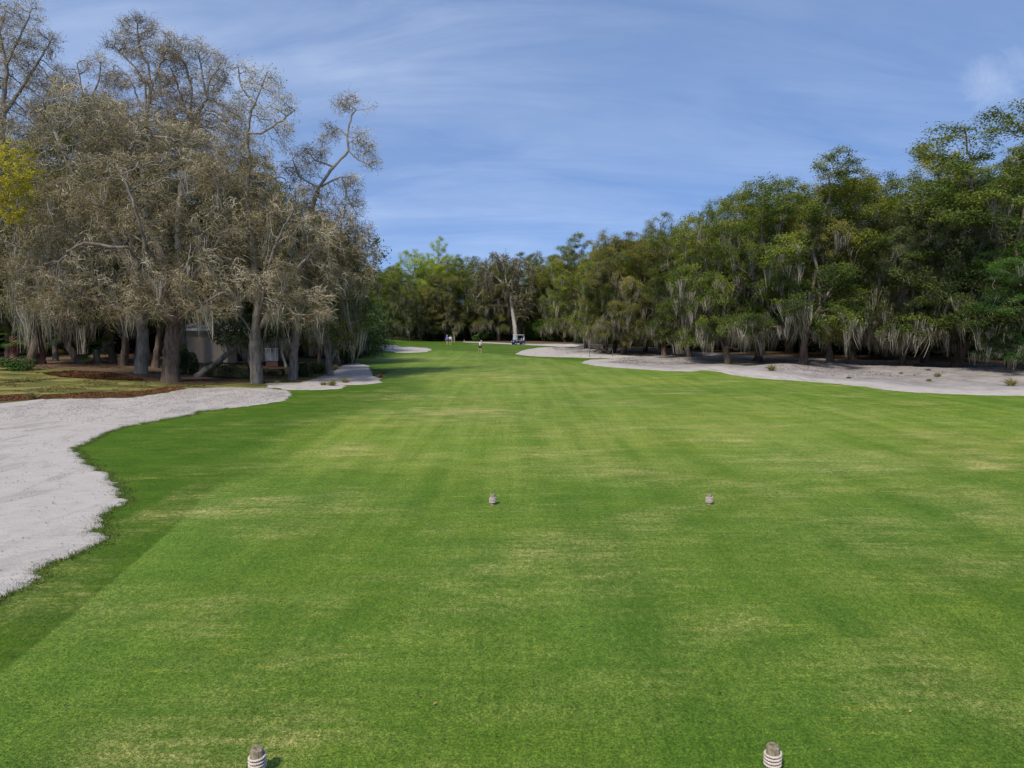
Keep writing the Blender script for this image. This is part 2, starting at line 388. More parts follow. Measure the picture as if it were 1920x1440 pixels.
sand_sheet('sand_waste_area', [(min(x, 62.0), y) for x, y in sand_right_poly], .22, mound=mound_r, rag=.25, ragf=1.1, dirt_shade=tree_shade_r, stepy=.3)
def Hr(x, y):  # height on the right hand sand
    sd = poly_sd(sand_right_poly, np.array([x]), np.array([y]))[0]
    return float(H(x, y) + (mound_r(np.array([x]), np.array([y]))[0] * sstep(0, 2.5, sd) + .03 if sd > 0 else 0))
def gplace(px, py):
    g = ground(px, py); g[2] = Hr(g[0], g[1]) if g[0] > 0 else g[2]; return g

# ------------------------------------------------------------------ space colonisation trees
def unit(v): return v / (np.linalg.norm(v, axis=-1, keepdims=True) + 1e-9)
def grow(paths, A, step=.4, kill=.6, infl=9., maxn=6000, jit=.25, r=None):
    r = r or rng
    pos = []; par = []
    for path in paths:               # each path: array of points; starts joined to nearest existing node
        path = np.asarray(path, float)
        if pos:
            Pn = np.array(pos); j = int(np.argmin(((Pn - path[0]) ** 2).sum(1)))
        else: j = -1
        prev = j
        if j < 0: pos.append(path[0]); par.append(-1); prev = 0
        for k in range(len(path) - 1):
            a, b_ = path[k], path[k + 1]; n = max(1, int(np.linalg.norm(b_ - a) / step))
            for i in range(1, n + 1):
                p = a + (b_ - a) * i / n
                pos.append(p + r.normal(0, .03, 3)); par.append(prev); prev = len(pos) - 1
    P = np.zeros((maxn + 2000, 3)); n = len(pos); P[:n] = pos; par = par + [0] * (maxn + 2000 - n)
    A = A.copy(); D2 = ((A[:, None, :] - P[None, :n, :]) ** 2).sum(2)
    near = D2.argmin(1); nd = np.sqrt(D2.min(1))
    alive = nd > kill; A = A[alive]; near = near[alive]; nd = nd[alive]
    for it in range(400):
        if not len(A) or n > maxn: break
        act = nd < infl
        if not act.any(): break
        nn = near[act]; dirs = unit(A[act] - P[nn])
        ids, inv = np.unique(nn, return_inverse=True)
        acc = np.zeros((len(ids), 3)); np.add.at(acc, inv, dirs)
        acc = unit(unit(acc) + r.normal(0, jit, acc.shape))
        new = P[ids] + acc * step
        k = len(new); P[n:n + k] = new
        for q in range(k): par[n + q] = int(ids[q])
        d = np.sqrt(((A[:, None, :] - new[None]) ** 2).sum(2))
        jm = d.argmin(1); dm_ = d[np.arange(len(A)), jm]
        better = dm_ < nd - 1e-6
        near = np.where(better, n + jm, near); 
        stuck = ~better & act
        nd = np.where(better, dm_, nd)
        n += k
        keep = nd > kill
        # drop attractors that stopped making progress now and then
        if it % 12 == 11: keep &= ~(stuck & (r.random(len(A)) < .5))
        A = A[keep]; near = near[keep]; nd = nd[keep]
    return P[:n].copy(), np.array(par[:n])

def radii(P, par, tip=.014, ex=2.3, trunk_r=None):
    n = len(P); acc = np.zeros(n); ch = np.zeros(n, int)
    for i in range(n - 1, 0, -1):
        v = acc[i] if acc[i] > 0 else tip ** ex
        acc[i] = v; acc[par[i]] += v; ch[par[i]] += 1
    r = np.maximum(acc, tip ** ex) ** (1 / ex)
    if trunk_r:
        k = (trunk_r - tip) / max(r[0] - tip, 1e-6)
        r = tip + (r - tip) * k
        h = (P[:, 2] - P[0, 2]) / max(np.ptp(P[:, 2]), 1)
        r = np.where(r > .05, .05 + (r - .05) * (1 - .55 * np.clip(h, 0, 1)), r)
    return r, ch

def tubes(P, par, r, flare=.5, base_z=None, thin=.035, jit=.02):
    """trunk and limbs as swept tubes, thin twigs as prisms"""
    n = len(P); kids = [[] for _ in range(n)]
    for i in range(1, n): kids[par[i]].append(i)
    V = []; Q = []; nv = 0
    starts = [(0, None)]
    bz = P[0][2] if base_z is None else base_z
    while starts:
        s, pr = starts.pop()
        chain = ([pr] if pr is not None else []) + [s]
        c = s
        while kids[c]:
            ks = sorted(kids[c], key=lambda j: -r[j])
            for j in ks[1:]:
                starts.append((j, c))
            c = ks[0]; chain.append(c)
        # cut where the chain becomes thin
        rr = r[chain].copy()
        if pr is not None: rr[0] = min(rr[0], rr[1] * 1.25)
        m = len(chain)
        big = rr > thin
        L_ = m if big.all() else int(np.argmin(big)) + 1
        if L_ < 2 or not big[:2].all(): continue
        pts = P[chain[:L_]]; rr = rr[:L_]
        k = 12 if rr[0] > .25 else (8 if rr[0] > .1 else 5)
        t = unit(np.gradient(pts, axis=0)) if L_ > 2 else np.repeat(unit(pts[1:2] - pts[0:1]), 2, 0)
        ref = np.array([1., 0, 0]) if abs(t[0][0]) < .8 else np.array([0, 1., 0])
        u = np.zeros_like(pts); cu = ref
        for i in range(L_):
            cu = cu - t[i] * cu.dot(t[i]); cu = cu / (np.linalg.norm(cu) + 1e-9); u[i] = cu
        v = np.cross(t, u)
        th = np.arange(k) * 2 * math.pi / k
        ph = rng.random() * 6
        rad = rr[:, None] * np.ones((1, k))
        hz = np.maximum(pts[:, 2] - bz, 0)[:, None]
        if s == 0:
            rad = rad * (1 + flare * np.exp(-hz / .55) * (1 + .55 * np.cos(4 * th[None] + ph)) + .07 * np.cos(3 * th[None] + ph))
        rad = rad * (1 + rng.normal(0, .05, rad.shape))
        ring = pts[:, None, :] + rad[..., None] * (np.cos(th)[None, :, None] * u[:, None] + np.sin(th)[None, :, None] * v[:, None])
        V.append(ring.reshape(-1, 3))
        i = np.arange(L_ - 1)[:, None] * k; j = np.arange(k)[None]
        q = np.stack([i + j, i + (j + 1) % k, i + k + (j + 1) % k, i + k + j], -1).reshape(-1, 4) + nv
        Q.append(q); nv += L_ * k
    # thin edges
    e = np.where((r <= thin * 1.3) & (np.arange(n) > 0))[0]
    if len(e):
        a = P[par[e]]; b_ = P[e]; ra = np.minimum(r[par[e]], thin); rb = r[e]
        v_, q_ = prisms(a, b_, ra, rb); V.append(v_); Q.append(q_ + nv); nv += len(v_)
    return np.concatenate(V), np.concatenate(Q)
def prisms(a, b_, ra, rb, k=3):
    d = unit(b_ - a); ref = np.where(np.abs(d[:, :1]) < .8, np.array([[1., 0, 0]]), np.array([[0, 1., 0]]))
    u = unit(np.cross(d, ref)); v = np.cross(d, u)
    th = np.arange(k) * 2 * math.pi / k
    off = np.cos(th)[None, :, None] * u[:, None] + np.sin(th)[None, :, None] * v[:, None]
    A_ = a[:, None] + off * np.asarray(ra)[:, None, None]; B_ = b_[:, None] + off * np.asarray(rb)[:, None, None]
    V = np.concatenate([A_, B_], 1).reshape(-1, 3)
    n = len(a); base = np.arange(n)[:, None] * 2 * k; j = np.arange(k)[None]
    Q = np.stack([base + j, base + (j + 1) % k, base + k + (j + 1) % k, base + k + j], -1).reshape(-1, 4)
    return V, Q

def leaves(C, size=.15, asp=.55, up=.5, tone=None, var=.14, out=None, r=None):
    """one folded rhombus per centre"""
    r = r or rng
    n = len(C); s = size * np.exp(r.normal(0, .25, n))
    nrm = r.normal(0, 1, (n, 3)); nrm[:, 2] = np.abs(nrm[:, 2]) + up
    if out is not None: nrm = nrm + out
    nrm = unit(nrm)
    a = unit(np.cross(nrm, r.normal(0, 1, (n, 3)))); b_ = np.cross(nrm, a)
    h = (s / 2)[:, None]; w_ = (s * asp / 2)[:, None]; f = (s * .12)[:, None]
    V = np.stack([C - a * h, C + b_ * w_ + nrm * f, C + a * h, C - b_ * w_ + nrm * f], 1).reshape(-1, 3)
    i = np.arange(n)[:, None] * 4
    Q = i + np.array([[0, 1, 2, 3]])
    if tone is None: tone = np.full(n, .45)
    return V, Q, np.clip(tone + r.normal(0, var, n), 0, 1)

def strands(C, Ln, W, seg=4, tone=.5, sway=.05, r=None, pull=None):
    r = r or rng
    n = len(C); az = r.random(n) * math.pi
    side = np.stack([np.cos(az), np.sin(az), np.zeros(n)], 1)
    dr = r.normal(0, sway, (n, 2)) * Ln[:, None]
    if pull is not None: dr = dr + pull
    V = []; t = np.linspace(0, 1, seg + 1)
    wp = np.interp(t, [0, .25, .6, 1], [.55, 1, .7, .05])
    for k, tt in enumerate(t):
        c = C.copy(); c[:, 2] -= Ln * tt; c[:, :2] += dr * tt ** 1.5 + r.normal(0, .03, (n, 2)) * (k > 0)
        V.append(c - side * (W * wp[k])[:, None]); V.append(c + side * (W * wp[k])[:, None])
    V = np.stack(V, 1).reshape(-1, 3)
    m = 2 * (seg + 1); base = np.arange(n)[:, None] * m; j = np.arange(seg)[None] * 2
    Q = np.stack([base + j, base + j + 1, base + j + 3, base + j + 2], -1).reshape(-1, 4)
    tn = np.repeat(np.clip(tone + r.normal(0, .2, n), 0, 1), seg)
    return V, Q, tn

def moss_at(nodes, per=9, ln=(.5, 1.8), spread=.22, w=.05):
    k = len(nodes); C = np.repeat(nodes, per, 0) + rng.normal(0, 1, (k * per, 3)) * np.array([spread, spread, .10])
    base = rng.uniform(ln[0], ln[1], k) * np.exp(rng.normal(0, .2, k))
    Ln = np.repeat(base, per) * rng.uniform(.35, 1.1, k * per)
    W = w * rng.uniform(.5, 1.3, k * per)
    tn = np.repeat(rng.normal(.5, .15, k), per)
    cen = np.repeat(nodes, per, 0); pull = (cen - C)[:, :2] * rng.uniform(.4, 1.0, (k * per, 1)) + np.repeat(rng.normal(0, .13, (k, 2)) * base[:, None], per, 0)
    V, Q, t = strands(C, Ln, W, 4, .5, pull=pull); t = np.clip(t + np.repeat(tn - .5, 4), 0, 1)
    return V, Q, t

def twigs(nodes, dirs, per=12, ln=(.5, 1.1), r0=.012, droop=.5, seg=4, spread=.75, shift=0.):
    """curving twig fans; returns V, faces, tone, tip positions"""
    k = len(nodes); n = k * per
    p = np.repeat(nodes, per, 0) + rng.normal(0, .17, (n, 3))
    d = unit(np.repeat(unit(dirs), per, 0) + rng.normal(0, spread, (n, 3)) + np.array([0, 0, .15]))
    Ls = rng.uniform(ln[0], ln[1], n) / seg
    V = []; Q = []; T = []; nv = 0; tips = []
    nz_ = fbm(nodes[:, 0] / 1.5 + 3, nodes[:, 2] / 1.3 + nodes[:, 1] / 2, 3)
    tn = np.clip(.45 + shift + .45 * np.repeat(nz_, per) + rng.normal(0, .24, n), 0, 1)
    for s in range(seg):
        q = p + d * Ls[:, None]
        v_, q_ = prisms(p, q, r0 * (1 - s / seg * .75) * np.ones(n), r0 * (1 - (s + 1) / seg * .75) * np.ones(n))
        V.append(v_); Q.append(q_ + nv); nv += len(v_); T.append(np.repeat(tn, 3))
        tips.append(q)
        p = q; d = unit(d + rng.normal(0, .42, (n, 3)) + np.array([0, 0, -droop]))
    return np.concatenate(V), np.concatenate(Q), np.concatenate(T), np.concatenate(tips)

def blob_pts(c, rad, n, r=None, shell=.35):
    r = r or rng
    d = unit(r.normal(0, 1, (n, 3))); q = r.uniform(shell, 1, n) ** (1 / 3)
    return np.asarray(c) + d * q[:, None] * np.asarray(rad)

def curve(a, b_, lift=.2, n=5, wig=.3):
    a = np.asarray(a, float); b_ = np.asarray(b_, float); t = np.linspace(0, 1, n)[:, None]
    L_ = np.linalg.norm(b_ - a); mid = (a + b_) / 2 + np.array([0, 0, lift * L_])
    p = (1 - t) ** 2 * a + 2 * t * (1 - t) * mid + t ** 2 * b_
    p[1:-1] += rng.normal(0, wig, (n - 2, 3)); return p

def copy_tree(o, parent=None):
    c = o.copy(); col.objects.link(c); c.parent = parent
    for ch in list(o.children): copy_tree(ch, c)
    return c

# --- broad mossy oak variants ----------------------------------------
def make_oak(height=18., rad=7.5, trunk_r=.42, nleaf=30, lsize=.17, mossn=260, low=3.0, seed=1, nb=20, twist=1.):
    global rng
    rng = np.random.default_rng(seed)
    root = empty('oak_tree', (0, 0, 0))
    th = rng.uniform(2.0, 3.0); lean = rng.normal(0, .5, 2)
    top = np.array([lean[0], lean[1], th])
    paths = [np.array([[0, 0, -.5], [0, 0, .1], [lean[0] * .4, lean[1] * .4, th * .5], top])]
    blobs = []
    cz = height * .56
    for i in range(nb):
        ph = i * 2.39996 + rng.normal(0, .3); zz = 1 - 1.75 * (i + .5) / nb
        zz = zz + rng.normal(0, .06)
        rr = math.sqrt(max(0.05, 1 - min(.98, abs(zz)) ** 2)) ** .8
        q = rng.uniform(.70, 1.05)
        c = np.array([rad * .85 * rr * math.cos(ph) * q, rad * .85 * rr * math.sin(ph) * q, cz + (height * .40) * zz * rng.uniform(.85, 1.08)])
        br = rng.uniform(1.3, 2.3) * rad / 7.5
        c[2] = max(c[2], low * .72 + br * .7)
        blobs.append((c, (br * 1.35, br * 1.35, br * .85)))
    for i in range(8):
        ph = i * .785 + rng.normal(0, .2); q = rng.uniform(.62, .98); br = rng.uniform(1.1, 1.6)
        blobs.append((np.array([rad * q * math.cos(ph), rad * q * math.sin(ph), low + rng.uniform(-.3, 1.6)]), (br * 1.4, br * 1.4, br * .8)))
    nb = len(blobs)
    for i in rng.choice(nb, min(nb, 11), replace=False):
        c = blobs[i][0]
        st = paths[0][-1] if rng.random() < .6 else paths[0][2]
        tgt = c * np.array([.8, .8, .92])
        paths.append(curve(st, tgt, rng.uniform(-.05, .22), 6, .35 * twist))
    A = np.concatenate([blob_pts(c, r_, int(46 * (r_[0] / 2.2) ** 2)) for c, r_ in blobs])
    P, par = grow(paths, A, .42, .60, 10)
    r, ch = radii(P, par, .016, 2.2, trunk_r)
    V, Q = tubes(P, par, r)
    o = mk('trunk', V, Q, M['bark'], root, smooth=True)
    fine = np.where((r < .034) & (P[:, 2] > low * .7))[0]
    n = len(fine)
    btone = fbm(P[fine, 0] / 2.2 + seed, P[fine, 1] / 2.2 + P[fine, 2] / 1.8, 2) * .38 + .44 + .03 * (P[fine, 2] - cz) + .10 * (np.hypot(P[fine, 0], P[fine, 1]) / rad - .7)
    nleaf = int(nleaf * 4000 / n); lsize = lsize * .92
    print('oak', seed, len(P), n, nleaf)
    C = np.repeat(P[fine], nleaf, 0) + rng.normal(0, 1, (n * nleaf, 3)) * np.array([.33, .33, .18])
    ctr = np.array([0, 0, cz]); 
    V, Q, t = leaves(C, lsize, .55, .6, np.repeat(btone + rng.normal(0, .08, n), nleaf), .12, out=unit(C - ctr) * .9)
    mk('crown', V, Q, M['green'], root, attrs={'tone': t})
    # moss
    rr = np.hypot(P[:, 0], P[:, 1])
    cand = np.where((r < .10) & (P[:, 2] > low * .8) & (P[:, 2] < height * .80))[0]
    w_ = np.exp(-np.maximum(P[cand, 2] - low - .5, 0) / (height * .17)) + .12; 
    w_ = w_ * (.12 + (fbm(P[cand, 0] / 2.5, P[cand, 1] / 2.5 + P[cand, 2] / 3, 2) > .05) * 1.6)
    pick = rng.choice(cand, min(int(mossn * .75), len(cand)), replace=False, p=w_ / w_.sum())
    nd = P[pick].copy()
    nd[:, 2] -= .05
    V, Q, t = moss_at(nd, 18, (.5, 2.0), .24, .028)
    V[:, 2] = np.maximum(V[:, 2], .9)
    mk('hanging_moss', V, Q, M['moss'], root, attrs={'tone': t})
    root['hh'] = height
    return root

oaks = [make_oak(18, 7.6, .44, 24, .175, 300, 3.0, 11, 22), make_oak(19, 7.0, .40, 24, .175, 220, 3.2, 12, 20, 1.3),
        make_oak(17, 8.2, .48, 24, .175, 420, 2.6, 13, 24), make_oak(20, 6.6, .38, 24, .175, 260, 4.2, 14, 20, 1.5),
        make_oak(17.5, 7.4, .42, 26, .17, 560, 2.8, 15, 20), make_oak(19, 7.8, .46, 28, .165, 120, 2.4, 16, 24)]
used = set()
def put(variant, x, y, z, height, wide, rz, label, cat='tree', group=None, leaf=None, barkm=None, name='oak_tree'):
    src = oaks[variant]
    if variant in used: o = copy_tree(src)
    else: used.add(variant); o = src
    o.name = name
    s = height / src['hh']
    o.location = (float(x), float(y), float(z)); o.scale = (s * wide, s * wide, s); o.rotation_euler = (0, 0, rz)
    tag(o, label, cat, group)
    if leaf or barkm:
        for c in o.children:
            if leaf and c.name.startswith('crown'):
                c.material_slots[0].link = 'OBJECT'; c.material_slots[0].material = M[leaf]
            if barkm and c.name.startswith('trunk'):
                c.material_slots[0].link = 'OBJECT'; c.material_slots[0].material = M[barkm]
    return o
def put_px(variant, bx, by, ty, wide, rz, label, Y=None, **kw):
    """base pixel and pixel row of the top -> real position and height"""
    g = gplace(bx, by)
    if Y is not None:
        g = at(bx, by, Y); g[2] = float(H(g[0], g[1]))
    hgt = at(bx, ty, g[1])[2] - g[2]
    return put(variant, g[0], g[1], g[2], hgt, wide, rz, label, **kw)

# right side, front row: (variant, base px, base py, top py, wide, rot, leaf, label)
G_R = 'mossy oaks lining the right side of the fairway'
front = [
 (5, 1985, 713, 425, 1.25, 0.4, 'fresh', 'bright fresh green oak at the right edge, low boughs over the sand'),
 (1, 1905, 700, 205, 1.12, 1.9, 'green', 'tallest yellow green oak on the right, towering behind the fresh green edge oak'),
 (2, 1790, 692, 330, .80, 2.6, 'greygreen', 'grey green drooping oak between the forked trunks and the fresh green edge oak'),
 (4, 1690, 690, 395, .80, 1.2, 'greygreen', 'oak with reddish forked low trunk and long moss skirt on the right sand'),
 (1, 1735, 683, 285, .85, 3.4, 'green', 'tall dark oak rising to the left shoulder of the tallest oak at right'),
 (4, 1556, 688, 335, .78, 4.4, 'olive', 'oak draped with pale grey moss, straight trunk behind the tufted sand'),
 (3, 1505, 691, 290, 1.02, 0.2, 'green', 'open crowned oak with sky showing through its flat top, second highest on the right'),
 (2, 1365, 684, 360, .72, 5.2, 'green', 'oak on twin dark trunks beside the long bunker, moss on its left'),
 (0, 1420, 679, 345, .88, 5.8, 'green', 'dark green oak filling the gap behind the twin trunked oak'),
 (0, 1292, 676, 408, .80, 2.2, 'green', 'oak with leaning brown trunk above the mounded bunker'),
 (5, 1245, 668, 425, .78, 3.3, 'olive', 'yellowish olive oak with round crown in the middle of the right row'),
 (4, 1168, 666, 440, .86, 1.0, 'olive', 'olive brown oak hung with moss behind the two thin stakes'),
 (2, 1150, 663, 455, .74, 4.0, 'green', 'green oak standing behind the small palm at the end of the sand'),
 (3, 1098, 656, 437, .90, 2.9, 'green', 'dark topped oak at the far end of the right row, rising above its neighbours'),
 (1, 1210, 661, 435, .85, 0.9, 'green', 'upright green oak between the olive oaks of the right row'),
]
for (v, bx, by, ty, wd, rz, lf, lab) in front:
    put_px(v, bx, by, ty, wd, rz, lab, leaf=lf, group=G_R)
# second rows behind (mostly hidden)
r2 = np.random.default_rng(5)
k = 0
for (bx, Y, ty) in [(2050, 74, 235), (1960, 84, 235), (1850, 78, 265), (1770, 92, 310), (1660, 84, 345), (1600, 80, 335), (1560, 100, 350), (1480, 92, 350), (1420, 104, 375),
                    (1370, 108, 405), (1330, 95, 415), (1280, 118, 418), (1240, 105, 430), (1200, 125, 435), (1160, 120, 445), (1110, 140, 455),
                    (2260, 80, 240), (2200, 60, 160)]:
    g = at(bx, 650, Y); z = float(H(g[0], g[1])); hgt = at(bx, ty + 12, Y)[2] - z
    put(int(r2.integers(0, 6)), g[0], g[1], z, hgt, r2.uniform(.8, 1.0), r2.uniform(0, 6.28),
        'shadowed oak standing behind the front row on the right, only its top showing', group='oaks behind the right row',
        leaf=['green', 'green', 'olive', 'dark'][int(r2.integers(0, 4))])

# far end wall
far = [
 (1, 700, 500, 1.0, 'green', 165, 'dark green oak at the left end of the far tree wall'),
 (2, 735, 500, .7, 'green', 148, 'dark oak with long grey moss in front of the far hedge'),
 (0, 790, 530, .7, 'olive', 156, 'rounded green oak under the lime coloured crown'),
 (2, 778, 472, .72, 'lime', 166, 'lime green tree glowing above the far tree wall'),
 (5, 822, 462, .62, 'lime', 176, 'flat topped lime green pine crown peeking over the far oaks'),
 (0, 835, 508, .8, 'olive', 158, 'grey olive oak behind the two standing golfers'),
 (3, 850, 487, .8, 'brown', 182, 'bare brownish crown on the skyline right of the lime tree'),
 (2, 880, 483, .9, 'green', 165, 'broad green oak left of the grey mossy one at the far end'),
 (5, 1005, 490, .8, 'green', 162, 'green oak right of the pale trunk by the cart'),
 (1, 1035, 485, .85, 'olive', 158, 'olive green oak above the sand path at the far right'),
 (2, 1060, 478, .75, 'green', 150, 'drooping green oak with dark hollow and moss above the far bushes'),
 (0, 915, 482, .8, 'green', 178, 'green crown on the skyline above the putting golfer'),
 (4, 985, 478, .8, 'greygreen', 180, 'grey green crown on the skyline behind the pale trunk'),
 (3, 1040, 478, .8, 'greygreen', 182, 'thin grey green crown far behind, right of the pale trunk'),
 (4, 935, 492, .72, 'brown', 156, 'grey brown oak smothered in moss in the middle of the far wall'),
]
for (v, bx, ty, wd, lf, Y, lab) in far:
    g = at(bx, 640, Y); z = float(H(g[0], g[1])); hgt = at(bx, ty, Y)[2] - z
    put(v, g[0], g[1], z, hgt, wd, r2.uniform(0, 6.28), lab, leaf=lf, group='trees closing the far end of the hole', name='lime_tree' if lf == 'lime' else 'oak_tree')
for i, bx in enumerate([600, 660, 690, 740, 800, 860, 925, 990, 1070, 1130, 1180]):
    Y = 205 + (i % 3) * 8
    g = at(bx, 640, Y); z = float(H(g[0], g[1])); hgt = at(bx, 498, Y)[2] - z
    put(i % 6, g[0], g[1], z, hgt, 1.0, r2.uniform(0, 6.28), 'oak far behind the tree wall at the end of the hole, almost hidden', group='oaks hidden behind the far wall', leaf='green')

# ------------------------------------------------------------------ hero trees on the left, shaped after the photograph
def hero(name, base, Y, trunk_r, trunk, limbs, blobs, label, leaf='brown', bark='greybark', nleaf=3, lsize=.10, twp=10, twl=(.35, .9),
         mossn=60, mossl=(.5, 1.6), dens=1.0, group=None, seed=1, kill=.5, shift=0., gap=.0, tw_r=.0105, droop=.35, z0=None, moss_low=True, dY=0, infl=5., cat='tree'):
    """base: pixel of the foot; trunk/limbs: polylines of (px,py[,dy]) ; blobs (px,py,rx,ry[,dy]) at distance Y"""
    global rng
    rng = np.random.default_rng(seed)
    b0 = at(base[0], base[1], Y); b0[2] = float(H(b0[0], b0[1]))
    root = empty(name, b0); tag(root, label, cat, group)
    def w3(p): 
        q = at(p[0], p[1], Y + (p[2] if len(p) > 2 else 0)); return q - b0
    tp = [np.array([0, 0, -.5]), np.array([0, 0, .1])] + [w3(p) for p in trunk]
    paths = [np.array(tp)] + [np.array([w3(p) for p in l]) for l in limbs]
    A = []
    for bl in blobs:
        dy = bl[4] if len(bl) > 4 else 0
        c = w3((bl[0], bl[1], dy)); s = (Y + dy) / F
        rx, rz = bl[2] * s, bl[3] * s
        ry = max(rx * .9, .8)
        vol = rx * ry * rz
        A.append(blob_pts(c, (rx * 1.1, ry, rz * 1.1), int(dens * (14 + 26 * vol ** .72)), shell=.15))
    A = np.concatenate(A)
    P, par = grow(paths, A, .34, kill, infl, jit=.30)
    r, ch = radii(P, par, .015, 2.15, trunk_r)
    V, Q = tubes(P, par, r, thin=.03)
    mk('trunk', V, Q, M[bark], root, smooth=True)
    d = P - P[np.maximum(par, 0)]
    fn = np.where((r < .028) & (P[:, 2] > 1.8))[0]
    if len(fn) == 0: return root
    if gap:
        gz = fbm(P[fn, 0] / 2.2 + seed, P[fn, 2] / 1.6 + P[fn, 1] / 2.5, 3); fn = fn[gz > np.quantile(gz, gap)]
    V, Q, t, tips = twigs(P[fn], d[fn], twp, twl, tw_r, droop, shift=shift)
    mk('twigs', V, Q, M['twig'], root, attrs={'tone': t})
    if nleaf > 0:
        if leaf == 'brown': nleaf *= 2.8; lsize *= .85
        nt_ = int(len(fn) * nleaf); C = tips[rng.integers(0, len(tips), nt_)] + rng.normal(0, .07, (nt_, 3))
        tone = .42 + .5 * fbm(C[:, 0] / 1.8 + seed, C[:, 2] / 1.5 + C[:, 1] / 3, 3)
        V, Q, t = leaves(C, lsize, .6, .4, tone, .16)
        mk('crown', V, Q, M[leaf], root, attrs={'tone': t})
    if mossn:
        cand = np.where((r < .12) & (P[:, 2] > 2.5))[0]
        w_ = np.exp(-np.maximum(P[cand, 2] - P[cand, 2].min(), 0) / 3.5) + .03 if moss_low else np.ones(len(cand))
        pick = rng.choice(cand, min(int(mossn * (.34 if Y < 100 else .6)), len(cand)), replace=False, p=w_ / w_.sum())
        V, Q, t = moss_at(P[pick], 20, mossl, .20, .020)
        V[:, 2] = np.maximum(V[:, 2], .8)
        mk('hanging_moss', V, Q, M['moss'], root, attrs={'tone': t})
    return root
G_L = 'bare and mossy trees massed on the left'
hero('oak_tree', (320, 722), 45.5, .52, [(321, 660), (326, 610), (318, 560)],
     [[(326, 610), (300, 560), (250, 500), (222, 465), (190, 460), (150, 458)], [(326, 610), (350, 540), (395, 470), (430, 430)], [(318, 560), (300, 470), (250, 380), (215, 300)],
      [(326, 610), (290, 590, -2), (220, 570, -3), (160, 560, -3)], [(326, 610), (360, 580, -3), (400, 560, -3)], [(300, 540), (262, 420, -4), (240, 350, -4.5), (212, 305, -5)], [(300, 540), (240, 465, -4), (205, 462, -4.5), (155, 455, -5), (130, 470, -5)], [(318, 560), (380, 440, -4), (430, 385, -4.5), (455, 372, -5)]],
     [(330, 545, 95, 42, -2), (200, 520, 95, 55, -2), (110, 510, 85, 45, -2), (300, 440, 105, 70), (400, 520, 75, 60, -1), (420, 430, 70, 60), (230, 350, 100, 65), (340, 350, 95, 60), (180, 430, 80, 45, -1),
      (120, 570, 70, 30, -3), (260, 580, 70, 26, -3), (390, 575, 45, 25, -3)],
     'largest left oak with thick furrowed brown trunk at the sand edge', leaf='brown', bark='bark', nleaf=9, twp=13, mossn=130, mossl=(.7, 2.4), dens=1.25, group=G_L, seed=21, gap=.18, droop=.45)
hero('oak_tree', (266, 714), 48.5, .40, [(268, 660), (266, 600), (255, 520)],
     [[(255, 520), (200, 420), (140, 330), (100, 240)], [(255, 520), (240, 400), (235, 300), (260, 250)], [(266, 600), (180, 560), (100, 520), (40, 500)]],
     [(130, 390, 95, 70), (50, 380, 70, 70), (90, 280, 90, 60), (200, 260, 80, 55), (290, 270, 70, 50), (60, 480, 70, 50), (150, 210, 80, 45), (360, 280, 60, 45)],
     'grey trunked oak just left of and behind the largest one', leaf='brown', bark='greybark', nleaf=9, twp=13, mossn=90, mossl=(.8, 2.6), dens=1.2, group=G_L, seed=22, gap=.18, droop=.4)
hero('oak_tree', (262, 700), 55, .36, [(268, 600), (275, 420), (268, 300), (275, 225), (282, 175)],
     [[(282, 175), (280, 130), (262, 95), (258, 55)], [(275, 225), (272, 150), (245, 118), (215, 88)], [(282, 175), (300, 120), (318, 85)], [(275, 225), (240, 140), (215, 122)], [(268, 300), (240, 215), (205, 195)]],
     [(258, 52, 30, 22), (215, 85, 20, 16), (300, 75, 24, 22), (245, 85, 26, 18), (275, 105, 40, 14), (240, 225, 60, 28), (210, 200, 32, 22), (290, 250, 60, 34), (230, 270, 60, 34), (320, 100, 22, 20), (330, 230, 50, 26), (285, 150, 40, 18), (225, 150, 28, 16), (300, 195, 40, 22), (170, 210, 30, 22)],
     'highest bare tree on the left skyline with umbrella shaped twiggy top', leaf='brown', bark='greybark', nleaf=2.0, lsize=.09, twp=17, twl=(.3, .75), mossn=10, dens=2.2, group=G_L, seed=23, shift=-.15, tw_r=.012, kill=.42, droop=.05, infl=3.5)
hero('oak_tree', (345, 700), 56, .36, [(340, 600), (335, 420), (345, 300), (358, 235), (388, 185)],
     [[(358, 235), (360, 170), (350, 125), (330, 95)], [(388, 185), (392, 150), (410, 128)], [(358, 235), (330, 150), (318, 125)], [(388, 185), (380, 140), (372, 100)]],
     [(330, 92, 24, 18), (372, 95, 26, 18), (408, 125, 22, 22), (345, 125, 26, 18), (385, 150, 32, 12), (360, 235, 50, 30), (420, 260, 50, 30), (400, 320, 60, 40), (340, 290, 60, 40), (440, 220, 24, 30), (320, 140, 22, 22), (400, 210, 40, 20), (372, 185, 40, 18), (415, 160, 22, 18), (330, 185, 30, 20)],
     'bare crooked tree on the skyline right of the highest one', leaf='brown', bark='greybark', nleaf=2.0, lsize=.09, twp=17, twl=(.3, .75), mossn=10, dens=2.2, group=G_L, seed=24, shift=-.15, tw_r=.012, kill=.42, droop=.05, infl=3.5)
